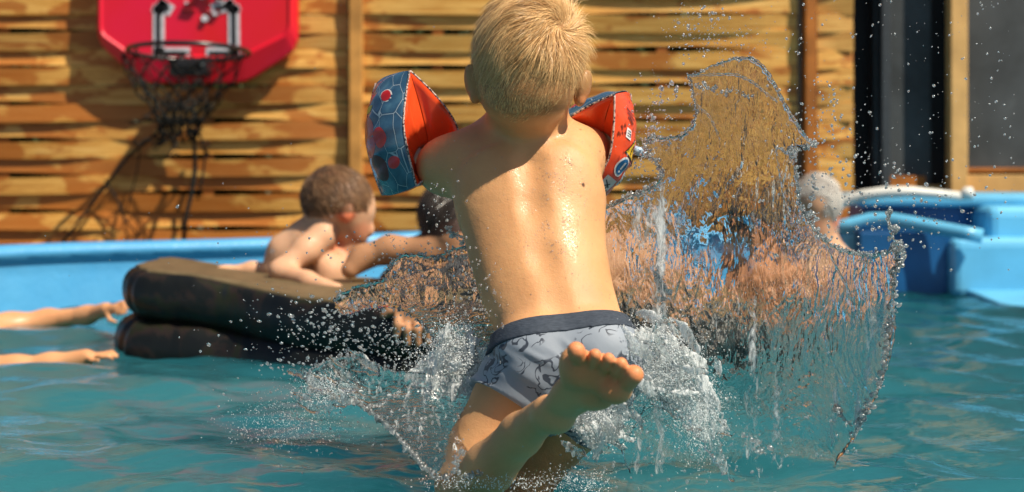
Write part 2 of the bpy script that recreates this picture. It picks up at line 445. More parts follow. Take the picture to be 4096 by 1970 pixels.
# ---- foliage and backing planes added behind the fence so its gaps go dark
hv = []; hf = []; rh = random.Random(4)
m_leaf, t, b = mat('added_hedge_leaf'); n = noise(t, coords(t), 9, 3); r_ = ramp(t, n, [(0.3, (0.015, 0.035, 0.010)), (0.7, (0.05, 0.09, 0.025))]); t.links.new(r_.outputs[0], b.inputs['Base Color']); b.inputs['Roughness'].default_value = 0.6
for i in range(16000):
    c0 = Vector((rh.uniform(-3.6, 2.0), rh.uniform(6.25, 6.8), rh.uniform(-0.75, 1.7))); a = Vector((rh.gauss(0, 1), rh.gauss(0, 1), rh.gauss(0, 1))).normalized(); b_ = a.orthogonal().normalized(); s0 = rh.uniform(0.03, 0.06)
    k0 = len(hv); hv += [c0-a*s0, c0+b_*s0*0.5, c0+a*s0, c0-b_*s0*0.5]; hf.append((k0, k0+1, k0+2, k0+3))
for (y_) in (6.5, 6.9):
    k0 = len(hv); hv += [Vector((-3.8, y_, -0.8)), Vector((2.1, y_, -0.8)), Vector((2.1, y_, 1.65)), Vector((-3.8, y_, 1.65))]; hf.append((k0, k0+1, k0+2, k0+3))
tag(link('added_hedge', mesh_np('added_hedge', [v_[:] for v_ in hv], hf), m_leaf, None, False), 'dark green foliage added behind the woven fence to darken its gaps', 'added_hedge')
# ---- dark shed wall to the right of the fence
m_slate, t, b = mat('slate_sheet'); v = coords(t); n = noise(t, v, 2.2, 6, 0.62, 0.4)
r_ = ramp(t, n, [(0.35, (0.018, 0.022, 0.024)), (0.58, (0.045, 0.052, 0.056)), (0.75, (0.10, 0.115, 0.12))])
t.links.new(r_.outputs[0], b.inputs['Base Color']); b.inputs['Roughness'].default_value = 0.7
SD_ = FD+0.12
shed = empty('shed', (P(3900, 0, SD_).x, SD_, -0.75), 'dark slate-sided shed with a tan timber upright at the right', 'shed')
q = MB(); q.box(P(3180, 0, SD_).x, P(5400, 0, SD_).x, SD_+0.10, SD_+2.2, -0.75, 2.2); q.build('wall', m_black, shed)
q = MB(); q.box(P(3500, 0, SD_).x, P(3728, 0, SD_).x, SD_+0.02, SD_+0.10, P(0, 745, SD_).z, 2.1); q.build('panel', m_slate, shed)
q = MB(); q.box(P(3852, 0, SD_).x, P(5300, 0, SD_).x, SD_+0.02, SD_+0.10, P(0, 690, SD_).z, 2.1); q.build('panel', m_slate, shed)
q = MB(); q.box(P(3776, 0, SD_).x, P(3842, 0, SD_).x, SD_-0.10, SD_-0.02, -0.75, 2.2); q.build('upright', m_postl, shed, False, 0.004)
q = MB(); q.box(P(3520, 0, SD_).x, P(3556, 0, SD_).x, SD_-0.03, SD_+0.015, P(0, 760, SD_).z, 2.2); q.build('frame', simple('shed_frame', (0.03, 0.036, 0.042), 0.5), shed, False, 0.004)
for (a0, a1, b0, b1, tl) in ((3540, 3700, 705, 745, 0), (3856, 5200, 672, 690, 0), (3856, 5200, 700, 770, 1), (3540, 3765, 742, 790, 0)):
    q = MB(); q.box(P(a0, 0, SD_).x, P(a1, 0, SD_).x, SD_-0.012-0.004*tl, SD_+0.015, P(0, b1, SD_).z, P(0, b0, SD_).z); q.build('board', m_postl if tl or a0 == 3540 and b0 > 740 else m_post2, shed, False, 0.003)
q = MB(); q.box(P(3500, 0, SD_).x, P(5200, 0, SD_).x, SD_-0.02, SD_+0.015, -0.75, P(0, 792, SD_).z); q.build('plinth', m_postl, shed)

# ---- blue moulded pool steps at the right
st_ = empty('pool_steps', (P(3700, 0, 5.4).x, 5.4, -0.7), 'pale blue moulded pool steps with dark blue recesses at the right', 'pool steps')
def bx(name, px0, px1, y0, y1, d0, d1, mt, bev=0.012):
    q = MB(); q.box(P(px0, 0, d0).x, P(px1, 0, d0).x, d0, d1, P(0, y1, d0).z, P(0, y0, d0).z); return q.build(name, mt, st_, True if False else False, bev)
bx('top_step', 3440, 4500, 778, 830, 5.42, 5.80, m_bluel, 0.02)
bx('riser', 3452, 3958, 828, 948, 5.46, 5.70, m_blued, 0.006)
bx('corner_block', 3950, 4500, 826, 1160, 5.28, 5.80, m_bluel, 0.04)
q = MB()
pts = [P(3290, 925, 5.34), P(3400, 900, 5.32), P(3480, 880, 5.3), P(3560, 878, 5.28), P(3640, 892, 5.24), P(3760, 915, 5.2), P(3850, 932, 5.16), P(3930, 946, 5.14)]
q.tube(pts, [0.026]*8, 12); q.build('ledge', m_bluel, st_, True)
bx('side_block', 3290, 3455, 925, 1180, 5.32, 5.6, m_bluel, 0.02)
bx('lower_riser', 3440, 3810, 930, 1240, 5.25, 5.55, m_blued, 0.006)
bx('lower_step', 3806, 4500, 952, 1200, 5.20, 5.44, m_bluel, 0.035)
q = MB(); plan_ = [(P(3790, 0, 5.55).x, 5.55), (P(3990, 0, 4.75).x, 4.75), (P(4400, 0, 4.2).x, 4.2), (2.3, 4.25), (2.3, 5.2), (1.8, 5.6)]
q.loft([[Vector((x, y, -0.7)) for x, y in plan_], [Vector((x, y, 0.016)) for x, y in plan_]]); q.build('submerged_step', m_bluel, st_, False, 0.012)
# ---- white hose lying over the rim
m_white = simple('white_plastic', (0.62, 0.62, 0.58), 0.4, 0.5, 20, 0.08)
hose = empty('pool_hose', P(3500, 780, 5.36), 'thick white hose arched over the blue pool steps', 'hose')
q = MB(); q.tube([P(3280, 885, 5.44), P(3320, 845, 5.42), P(3380, 806, 5.40), P(3450, 782, 5.38), P(3540, 770, 5.36), P(3640, 768, 5.36), P(3740, 776, 5.36), P(3850, 786, 5.36)], [0.020, .021, .021, .022, .022, .021, .018, .016], 12)
q.build('tube', m_white, hose, True)
q = MB(); q.tube([P(3840, 786, 5.36), P(3868, 774, 5.36), P(3888, 774, 5.36)], [0.016, 0.026, 0.024], 12); q.build('end_fitting', m_white, hose, True)

# ---- basketball hoop hung on the fence
hp = empty('basketball_hoop', P(755, 300, FD-0.1), 'red basketball backboard with black ring and tangled net on the fence', 'basketball hoop')
m_red, t, b = mat('red_plastic'); v = coords(t); n = noise(t, v, 2.4, 3)
r_ = ramp(t, n, [(0.35, (0.66, 0.008, 0.008)), (0.7, (0.70, 0.006, 0.045))]); t.links.new(r_.outputs[0], b.inputs['Base Color'])
b.inputs['Roughness'].default_value = 0.35
BD = FD-0.115
def bp(x, y, d): q = P(x, y, d); return (q.x, q.z)
outer_ = [(382, -420), (382, 118), (388, 152), (402, 182), (430, 212), (530, 300), (560, 320), (600, 332), (930, 332), (970, 326), (1010, 308), (1135, 228), (1168, 200), (1184, 165), (1188, 125), (1188, -420)]
inner_ = [(402, -400), (402, 110), (406, 130), (416, 146), (436, 160), (505, 208), (530, 222), (565, 228), (950, 228), (985, 222), (1015, 206), (1118, 156), (1142, 142), (1154, 122), (1160, 98), (1160, -400)]
q = MB(); k = len(outer_)
ro = [Vector((bp(x, y, BD)[0], BD+0.075, bp(x, y, BD)[1])) for x, y in outer_]
rm = [Vector((bp(x, y, BD)[0], BD+0.02, bp(x, y, BD)[1])) for x, y in outer_]
ri = [Vector((bp(x, y, BD)[0], BD-0.012, bp(x, y, BD)[1])) for x, y in inner_]
cx_ = 780
ri2 = [Vector((bp(x+(cx_-x)*0.02, y-5, BD)[0], BD-0.002, bp(x, y-5, BD)[1])) for x, y in inner_]
q.loft([ro, rm, ri, ri2]); q.build('backboard', m_red, hp, False, 0.006)
m_prw = simple('white_print', (0.55, 0.55, 0.60), 0.4); m_prb = simple('black_print', (0.01, 0.01, 0.012), 0.4)
def strip(name, pts, wpx, yoff, mt, parent):
    q = MB(); y = BD-0.002-yoff
    for (a, c_) in zip(pts[:-1], pts[1:]):
        ax, ay = a; bx_, by = c_; L = math.hypot(bx_-ax, by-ay); nx, ny = -(by-ay)/L*wpx/2, (bx_-ax)/L*wpx/2; tx, ty = (bx_-ax)/L*wpx*0.45, (by-ay)/L*wpx*0.45
        q.prism([bp(ax+nx-tx, ay+ny-ty, BD), bp(bx_+nx+tx, by+ny+ty, BD), bp(bx_-nx+tx, by-ny+ty, BD), bp(ax-nx-tx, ay-ny-ty, BD)], y, y+0.0025)
    return q.build(name, mt, parent)
sq = [(672, 36), (650, 22), (636, 40), (636, 214), (740, 214)]; sq2 = [(868, 36), (918, 22), (936, 40), (938, 214), (846, 214)]
for s_ in (sq, sq2):
    strip('target_square', s_, 46, 0.004, m_prw, hp); strip('target_line', s_, 17, 0.008, m_prb, hp)
# worn badge at the top (dark and pale flakes)
rb = random.Random(3); m_dkr = simple('dark_red_print', (0.20, 0.004, 0.006), 0.4)
for i in range(26):
    x = rb.uniform(740, 880); y = rb.uniform(-60, 60); a = rb.uniform(5, 22); c2 = rb.uniform(3, 9); q = MB()
    q.prism([bp(x-a, y, BD), bp(x, y-c2, BD), bp(x+a, y+2, BD), bp(x+3, y+c2, BD)], BD-0.016-0.0002*i, BD-0.002); q.build('badge_flake', m_prw if rb.random() < 0.45 else m_dkr, hp)
q = MB(); q.tube([Vector((P(822, 76, BD).x, BD-0.018, P(0, 76, BD).z)), Vector((P(822, 76, BD).x, BD+0.0, P(0, 76, BD).z))], 0.014, 14); q.build('badge_stud', m_prw, hp)
# ring
m_blk = simple('black_metal', (0.012, 0.012, 0.014), 0.28, 0.6, 40, 0.2)
RR = 0.232; rc = Vector((P(755, 0, BD-0.32).x, BD-0.32, P(0, 208, BD-0.32).z)); tiltr = R(4.0)
q = MB(); ringpts = []
for i in range(49):
    a = 2*math.pi*i/48; p = Vector((RR*math.cos(a), RR*math.sin(a)*math.cos(tiltr), -RR*math.sin(a)*math.sin(tiltr)))
    ringpts.append(rc+p)
q.tube(ringpts, 0.0095, 10, 0, False); q.build('ring', m_blk, hp, True)
q = MB(); q.box(P(700, 0, BD).x, P(850, 0, BD).x, BD-0.10, BD-0.004, P(0, 308, BD).z, P(0, 242, BD).z)
q.box(P(730, 0, BD).x, P(820, 0, BD).x, BD-0.13, BD-0.10, P(0, 280, BD).z, P(0, 252, BD).z); q.build('bracket', m_blk, hp, False, 0.006)
m_steel = simple('steel', (0.5, 0.5, 0.5), 0.25, 0.5, 40, 0.1, 0, 1)
for (x, y) in ((748, 262), (832, 262)):
    q = MB(); q.tube([Vector((P(x, y, BD).x, BD-0.112, P(x, y, BD).z)), Vector((P(x, y, BD).x, BD-0.10, P(x, y, BD).z))], 0.009, 8); q.build('bolt', m_steel, hp)
# net: knotted cords, knotted up and hanging askew
m_net = simple('black_cord', (0.014, 0.015, 0.014), 0.8, 0.2, 60, 0.3)
q = MB(); rn = random.Random(5); NN = 14; levels = 8
def netp(i, l):
    a = 2*math.pi*(i+0.5*(l % 2))/NN; f = l/(levels-1)
    rad = RR*(1-0.70*smooth(0, 1, f)); base = rc+Vector((rad*math.cos(a), rad*math.sin(a)*0.75+0.10*f, -0.005-0.34*f))
    base.x += (-0.02-0.04*f)+rn.uniform(-1, 1)*0.012; base.z += rn.uniform(-1, 1)*0.012; return base
grid = [[netp(i, l) for i in range(NN)] for l in range(levels)]
for l in range(levels-1):
    for i in range(NN):
        q.tube([grid[l][i], (grid[l][i]+grid[l+1][i])/2+Vector((rn.uniform(-.006, .006), 0, -0.004)), grid[l+1][i]], 0.0032, 5)
        j = (i-1) % NN if l % 2 == 0 else (i+1) % NN
        q.tube([grid[l][i], grid[l+1][j]], 0.0032, 5)
for i in range(30):     # tangled bunch
    c0 = rc+Vector((rn.uniform(-.12, .04), 0.05+rn.uniform(-.05, .08), -0.26+rn.uniform(-.10, .12)))
    pts = [c0]; 
    for _ in range(6): pts.append(pts[-1]+Vector((rn.uniform(-.04, .04), rn.uniform(-.02, .02), rn.uniform(-.04, .03))))
    q.tube(pts, 0.0038, 5)
q.build('net', m_net, hp, True)
# loose cords hanging down to the rim
def cord(pts, r):
    q = MB(); q.tube(pts, r, 6); q.build('cord', m_net, hp, True)
cD = FD-0.06
cord([P(700, 470, cD-.2), P(620, 540, cD-.05), P(520, 620, cD), P(430, 730, cD), P(360, 830, cD), P(290, 920, cD), P(240, 985, cD)], [0.005, .006, .0075, .0075, .0075, .007, .007])
cord([P(770, 520, cD-.15), P(778, 600, cD), P(780, 680, cD), P(765, 780, cD), P(745, 860, cD), P(735, 960, cD)], [0.006, .008, .010, .009, .009, .010])
cord([P(800, 540, cD-.1), P(822, 620, cD), P(808, 720, cD), P(790, 800, cD)], 0.005)
cord([P(420, 720, cD), P(470, 800, cD), P(500, 880, cD), P(560, 950, cD)], 0.004)
cord([P(560, 600, cD), P(545, 700, cD), P(520, 790, cD), P(505, 860, cD)], 0.003)
# ================================================================== skin, hair
def skin_mat(name, base, rough=0.42, wet=0.0):
    m, t, b = mat(name); at = nd(t, 'Attribute', attribute_name='tint'); v = coords(t)
    n = noise(t, v, 14, 4); r_ = ramp(t, n, [(0.3, tuple(x*k for x, k in zip(base, (0.90, 0.84, 0.80)))), (0.7, tuple(min(1, x*1.06) for x in base))])
    c = mixc(t, 1.0, r_.outputs[0], at.outputs['Color'], 'MULTIPLY')
    n3 = noise(t, v, 85, 2, 0.5); fr = ramp(t, n3, [(0.80, (0, 0, 0)), (0.84, (1, 1, 1))])
    c = mixc(t, math_(t, 'MULTIPLY', fr.outputs[0], 0.35), c, (0.25, 0.09, 0.04, 1))
    t.links.new(c, b.inputs['Base Color'])
    b.inputs['Subsurface Weight'].default_value = 0.16; b.inputs['Subsurface Radius'].default_value = (0.012, 0.005, 0.002); b.inputs['Subsurface Scale'].default_value = 1.0
    b.inputs['Roughness'].default_value = rough+0.10; b.inputs['IOR'].default_value = 1.38
    b.inputs['Coat Weight'].default_value = wet; b.inputs['Coat Roughness'].default_value = 0.12; b.inputs['Coat IOR'].default_value = 1.33
    # water beads and runs on the skin
    vo = nd(t, 'TexVoronoi'); vo.inputs['Scale'].default_value = 230; t.links.new(v, vo.inputs['Vector'])
    dr = ramp(t, vo.outputs['Distance'], [(0.0, (1, 1, 1)), (0.42, (0, 0, 0))])
    wetn = noise(t, coords(t, (2.6, 1, 0.8)), 7.0, 3, 0.6); wm = ramp(t, wetn, [(0.50, (0, 0, 0)), (0.66, (1, 1, 1))])
    h = math_(t, 'MULTIPLY', dr.outputs[0], wm.outputs[0]); t.links.new(math_(t, 'MULTIPLY', wm.outputs[0], 0.45), b.inputs['Coat Weight'])
    fine = noise(t, v, 420, 2); med = noise(t, v, 55, 4, 0.6)
    b1 = bump(t, med, 0.25, 0.004, None, bump(t, fine, 0.30, 0.0010))
    bb = bump(t, h, 0.55, 0.0016, None, b1); t.links.new(bb, b.inputs['Coat Normal']); t.links.new(b1, b.inputs['Normal'])
    return m
m_skin = skin_mat('skin_fair', (0.60, 0.315, 0.14))
m_skin2 = skin_mat('skin_pale', (0.62, 0.36, 0.22), 0.48, 0.12)
m_skin3 = skin_mat('skin_tan', (0.42, 0.215, 0.11), 0.45, 0.15)
def white(v): return np.ones((len(v), 3))
def blob_tint(v, spots, base=None):
    c = np.ones((len(v), 3)) if base is None else base
    for (p, r, col) in spots:
        d = np.linalg.norm(v-np.array(p), axis=1); f = (1-smooth(r*0.4, r, d))[:, None]; c = c*(1-f)+np.array(col)*f
    return c
def hair_mat(name, c0, c1, rough=0.38):
    m, t, b = mat(name); at = nd(t, 'Attribute', attribute_name='strand')
    r_ = ramp(t, at.outputs['Fac'], [(0.0, c0), (1.0, c1)]); t.links.new(r_.outputs[0], b.inputs['Base Color'])
    b.inputs['Roughness'].default_value = rough; b.inputs['Specular IOR Level'].default_value = 0.35
    b.inputs['Transmission Weight'].default_value = 0.0; b.inputs['Sheen Weight'].default_value = 0.15
    return m
def strands(name, roots, dirf, normf, n_seg, length, width, mt, parent, lift=0.35, gravity=0.0, seed=1, curl=0.15, strip_rnd=0.5, lenf=None):
    """thin tapered locks growing along a flow field over the scalp"""
    rg = np.random.default_rng(seed); N = len(roots); p = roots.copy(); pts = [p.copy()]
    L = length*(0.65+0.6*rg.random(N))[:, None]/n_seg
    if lenf is not None: L = L*lenf(roots)[:, None]
    clump = fbm(roots*38.0, 2)[:, None]; clump2 = fbm(roots*38.0+50, 2)[:, None]
    rv = rg.normal(size=(N, 3))*curl
    for s in range(n_seg):
        nrm = normf(p); d = dirf(p); d = d - nrm*(d*nrm).sum(1, keepdims=True); d /= np.linalg.norm(d, axis=1, keepdims=True)+1e-6
        side = np.cross(nrm, d)
        d = d + side*(clump*0.9) + nrm*(lift*(1+0.5*clump2)*(1-0.75*s/n_seg)) + rv*(0.4+s/n_seg) + np.array([0, 0, -gravity])
        d /= np.linalg.norm(d, axis=1, keepdims=True); p = p + d*L; pts.append(p.copy())
    pts = np.stack(pts, 1)      # N, seg+1, 3
    tang = pts[:, -1]-pts[:, 0]; nr = normf(pts[:, 0]); sd_ = np.cross(tang, nr); sd_ /= np.linalg.norm(sd_, axis=1, keepdims=True)+1e-6
    nr2 = np.cross(sd_, tang); nr2 /= np.linalg.norm(nr2, axis=1, keepdims=True)+1e-6
    th = (rg.random(N)-0.5)*2*strip_rnd*1.5; sd_ = sd_*np.cos(th)[:, None] + nr2*np.sin(th)[:, None]
    wv = width*(0.6+0.8*rg.random(N))[:, None, None]*np.array([1.0-0.75*(k/n_seg)**2 for k in range(n_seg+1)])[None, :, None]
    A = pts - sd_[:, None]*wv/2; B = pts + sd_[:, None]*wv/2
    V = np.stack([A, B], 2).reshape(-1, 3); base = np.arange(N)[:, None]*(2*(n_seg+1)) + np.arange(n_seg)[None]*2
    base = base.ravel(); Fc = np.stack([base, base+1, base+3, base+2], 1)
    me = mesh_np(name, V, Fc)
    a = me.attributes.new('strand', 'FLOAT', 'POINT')
    tone = np.clip(0.5+0.35*clump.ravel()+0.28*rg.normal(size=N), 0, 1)
    a.data.foreach_set('value', np.repeat(tone, 2*(n_seg+1)).astype(np.float32))
    return link(name, me, mt, parent)

# ================================================================== the jumping boy
LEAN = 0.62
def D_(y): return 2.05 + (1400-y)*0.000369*LEAN
def T(px, py, dd=0.0, r=None): return P(px, py, D_(py)+dd)
q1 = 0.000369
NF = (0.0, 1.0, -0.58)      # front-back axis of the torso
B = Body()
torso = [(2100, 690, 262), (2112, 760, 272), (2130, 850, 272), (2150, 1000, 262), (2184, 1150, 252), (2238, 1300, 236), (2272, 1420, 262)]
for a, c_ in zip(torso[:-1], torso[1:]):
    B.cone(T(a[0], a[1], 0.0), T(c_[0], c_[1], 0.0), S(a[2], D_(a[1])), S(c_[2], D_(c_[1])), 0.02, 0.62, NF)
# shoulders and upper arms
B.cone(T(1835, 668, 0.015), T(2285, 640, 0.015), 0.036, 0.038, 0.035)
B.cone(T(2085, 540, 0.02), T(1860, 640, 0.012), 0.042, 0.032, 0.05)
B.cone(T(2100, 540, 0.02), T(2275, 620, 0.012), 0.042, 0.034, 0.05)
B.chain([T(1840, 662, 0.0), T(1775, 668, 0.03), T(1715, 660, 0.12), T(1640, 690, 0.24)], [0.040, 0.036, 0.028, 0.021], 0.03)
B.chain([T(2285, 635, 0.0), T(2350, 610, 0.05), T(2420, 590, 0.12), T(2400, 620, 0.25)], [0.040, 0.033, 0.027, 0.021], 0.03)
# hands held out in front, out of sight behind the bands
def small_hand(B, wrist, d, side, up, s=0.75):
    d = Vector(d).normalized(); side = Vector(side).normalized()
    B.cone(wrist, wrist+d*0.045*s, 0.018*s, 0.022*s, 0.01, 0.55, up)
    for i, (o, l) in enumerate(((-0.024, .05), (-0.008, .058), (0.008, .055), (0.023, .043))):
        a = wrist+d*0.055*s+side*o*s; B.chain([a, a+d*l*0.5*s, a+d*l*0.85*s-Vector(up)*0.012*s], [0.0085*s, .008*s, .0068*s], 0.003)
    a = wrist+d*0.01*s-side*0.022*s; B.chain([a, a+(d*0.6-side*0.8)*0.032*s, a+(d*0.95-side*0.7)*0.052*s], [0.010*s, .009*s, .0075*s], 0.005)
small_hand(B, T(1640, 700, 0.26), (0.2, 1, 0), (1, -0.2, 0), (0, 0, 1))
small_hand(B, T(2400, 630, 0.27), (-0.2, 1, 0), (1, 0.2, 0), (0, 0, 1))
# shoulder blades, flanks, seat
B.ell(T(1965, 755, -0.036), (0.040, 0.016, 0.052), 0.045, Matrix.Rotation(R(12), 3, 'Y'))
B.ell(T(2262, 740, -0.036), (0.040, 0.016, 0.052), 0.045, Matrix.Rotation(R(-14), 3, 'Y'))
B.ell(T(2160, 1440, -0.035), (0.055, 0.048, 0.055), 0.03)
B.ell(T(2395, 1430, -0.035), (0.055, 0.048, 0.055), 0.03)
# spine furrow
for a, c_, dpt in (((2118, 640), (2135, 800), -0.098), ((2135, 800), (2170, 1000), -0.0965), ((2170, 1000), (2225, 1180), -0.0925), ((2225, 1180), (2270, 1300), -0.090)):
    B.cone(T(*a, dpt-0.003), T(*c_, dpt-0.003), 0.017, 0.017, 0.024, sub=True)
# neck and head
B.cone(T(2095, 600, 0.03), P(2096, 430, 2.175), 0.052, 0.048, 0.028)
HC = P(2112, 222, 2.165)
B.ell(HC, (0.079, 0.098, 0.102), 0.015, Matrix.Rotation(R(6), 3, 'Y'))
B.ell(P(2104, 380, 2.138), (0.066, 0.066, 0.046), 0.03)
B.ell(P(2120, 400, 2.21), (0.058, 0.055, 0.05), 0.03)       # jaw
B.ell(P(2130, 460, 2.25), (0.026, 0.022, 0.02), 0.02)      # chin
B.ell(P(2128, 330, 2.272), (0.012, 0.018, 0.014), 0.01)     # nose
B.ell(P(2128, 402, 2.265), (0.02, 0.010, 0.007), 0.006)     # lips
for sx in (-1, 1): B.ell(P(2128+sx*85, 262, 2.26), (0.016, 0.016, 0.010), 0.006, sub=True)
for sx in (-1, 1): B.ell(P(2128+sx*85, 262, 2.247), (0.012, 0.012, 0.010), 0.003)
# ears
def ear(B, c, r, rot):
    B.ell(c, r, 0.006, rot)
ear(B, P(1890, 330, 2.15), (0.0095, 0.017, 0.028), Matrix.Rotation(R(-10), 3, 'Y') @ Matrix.Rotation(R(35), 3, 'Z'))
B.ell(P(1900, 386, 2.145), (0.008, 0.011, 0.012), 0.005)
ear(B, P(2336, 345, 2.16), (0.0095, 0.015, 0.026), Matrix.Rotation(R(12), 3, 'Y') @ Matrix.Rotation(R(-35), 3, 'Z'))
B.ell(P(2318, 402, 2.16), (0.008, 0.010, 0.010), 0.005)
# legs
def PD(px, py, D): return P(px, py, D)
TH = [PD(2135, 1470, 2.04), PD(2060, 1620, 2.04), PD(1950, 1790, 2.03), PD(1855, 1945, 2.0)]
B.chain(TH, [0.060, 0.057, 0.049, 0.041], 0.03)
SH = [PD(1866, 1975, 1.985), PD(1962, 1868, 1.93), PD(2085, 1738, 1.87), PD(2192, 1648, 1.81)]
B.chain(SH, [0.035, 0.0335, 0.0270, 0.0215], 0.014)
RL = [PD(2400, 1470, 2.09), PD(2300, 1640, 2.13), PD(2180, 1790, 2.14), PD(2090, 1960, 2.13), PD(2040, 2300, 2.15)]
B.chain(RL, [0.062, 0.055, 0.044, 0.034, 0.028], 0.03)
# foot with five toes: sole turned to the camera
SN = Vector((0.25, -0.80, -0.55)).normalized()
B.cone(PD(2212, 1655, 1.80), PD(2300, 1578, 1.765), 0.0235, 0.029, 0.016, 0.62, SN)
B.cone(PD(2300, 1578, 1.765), PD(2372, 1510, 1.735), 0.029, 0.0365, 0.012, 0.46, SN)
B.ell(PD(2232, 1672, 1.795), (0.021, 0.021, 0.020), 0.012)        # heel
B.ell(PD(2300, 1462, 1.728), (0.020, 0.017, 0.024), 0.012)        # outer ball
B.ell(PD(2462, 1560, 1.722), (0.021, 0.016, 0.018), 0.012)        # ball of the big toe
B.ell(PD(2385, 1592, 1.752), (0.023, 0.016, 0.016), 0.014)
toes = [((2322, 1445), (2304, 1404), .0120, .0112), ((2366, 1478), (2380, 1420), .0080, .0078), ((2414, 1494), (2434, 1436), .0080, .0077), ((2458, 1514), (2484, 1456), .0084, .0082), ((2500, 1548), (2536, 1500), .0122, .0120)]
for (a, c_, r1, r2) in toes:
    B.chain([PD(*a, 1.722), PD((a[0]+c_[0])/2, (a[1]+c_[1])/2, 1.708), PD(*c_, 1.700)], [r1*0.80, r1*0.86, r2], 0.0022)
boy_ops = list(B.ops)
toe_pts = [PD(*c_, 1.70) for (_, c_, _, _) in toes]
def boy_tint(v):
    c = np.ones((len(v), 3))
    c = blob_tint(v, [(p, 0.030, (1.12, 0.80, 0.74)) for p in toe_pts], c)
    c = blob_tint(v, [(PD(2380, 1540, 1.71), 0.05, (1.05, 0.80, 0.72))], c)
    c = blob_tint(v, [(P(1890, 345, 2.15), 0.045, (1.05, 0.62, 0.5)), (P(2340, 350, 2.15), 0.04, (1.05, 0.7, 0.6))], c)
    # scalp under the hair
    pv = (v-np.array(HC)); hz = v[:, 2]; line = np.array(P(2100, 470, 2.13))[2] + 0.9*np.abs(v[:, 0]-np.array(P(2090, 0, 2.13))[0])**1.6
    sc_ = smooth(line-0.004, line+0.03, hz + (v[:, 1]-2.15)*-0.30)
    f = (sc_*(np.linalg.norm(pv, axis=1) < 0.13))[:, None]; c = c*(1-f)+np.array((0.62, 0.62, 0.55))*f
    # tan line: paler just above the waistband
    w_ = np.exp(-((v[:, 2]-np.array(P(0, 1250, 2.0))[2])/0.02)**2)[:, None]; c = c*(1+0.10*w_*np.array([0.9, 1.0, 1.5]))
    # water runs leave the skin blotchy
    nn = fbm(v*28, 3)[:, None]; c = c*(1+0.05*nn)
    return c
boy = link('person', B.mesh('person', 0.0034, 0, boy_tint), m_skin)
tag(boy, 'small blond boy seen from behind leaping into the pool, one bare sole kicked up', 'person')

# hair
m_hairb = hair_mat('hair_blond', (0.44, 0.19, 0.05), (0.98, 0.67, 0.31), 0.34)
me = boy.data; co = np.empty(len(me.vertices)*3, np.float32); me.vertices.foreach_get('co', co); co = co.reshape(-1, 3)
no = np.empty(len(me.vertices)*3, np.float32); me.vertices.foreach_get('normal', no); no = no.reshape(-1, 3)
HCn = np.array(HC); rl = co-HCn; px_ = 2048+co[:, 0]*F/co[:, 1]; py_ = HZ+(EYE-co[:, 2])*F/co[:, 1]
below = 484 - 0.0036*(px_-2090)**2 + 8*np.sin(px_/23.0) - 60*np.random.default_rng(2).random(len(co))**2
back = rl[:, 1] < 0.035
ear_zone = ((px_ < 1925) | (px_ > 2315)) & (rl[:, 2] < -0.018)
front = (rl[:, 1] >= 0.035) & (rl[:, 2] > 0.03)
m_ = (np.linalg.norm(rl, axis=1) < 0.135) & (((back) & (py_ < below)) | front) & ~ear_zone
ids = np.where(m_)[0]; rg = np.random.default_rng(3)
WH = np.array(P(2235, 118, 2.10)); WH = HCn + (WH-HCn)/np.linalg.norm(WH-HCn)*0.10
def flow_boy(p):
    d = p-WH; l = np.linalg.norm(d, axis=1, keepdims=True)
    rad = d/(l+1e-4); nn = norm_boy(p); sw = np.cross(nn, rad)
    right = smooth(0.0, 0.06, p[:, 0:1]-WH[0])
    down = np.array([0.0, 0, -1.0]) + np.array([-0.35, 0, 0])*(1-right)
    f = smooth(0.01, 0.11, l)
    return rad*(1.1-0.55*f) + sw*(0.55*(1-f)) + down*(1.0*f)
def norm_boy(p):
    r = np.array([0.0865, 0.098, 0.11]); n = (p-HCn)/r**2; return n/(np.linalg.norm(n, axis=1, keepdims=True)+1e-9)
def root_pick(n, seed):
    rg = np.random.default_rng(seed); k = rg.choice(ids, n); return co[k]+rg.normal(size=(n, 3))*0.0012
strands('hair', root_pick(42000, 1), flow_boy, norm_boy, 6, 0.034, 0.00042, m_hairb, boy, 0.08, 0.0, 1, 0.07, 0.5, lambda r: 0.18+0.82*smooth(-0.075, -0.015, r[:, 2]-HCn[2]))
top_ids = ids[(py_[ids] < 300)]
rg = np.random.default_rng(9); k = rg.choice(top_ids, 13000)
strands('hair', co[k], flow_boy, norm_boy, 6, 0.050, 0.00042, m_hairb, boy, 0.17, 0.0, 2, 0.09)
wid = top_ids[np.linalg.norm(co[top_ids]-WH, axis=1) < 0.05]; k = rg.choice(wid, 2200)
strands('hair', co[k], flow_boy, norm_boy, 6, 0.046, 0.00042, m_hairb, boy, 0.65, 0.0, 3, 0.16)

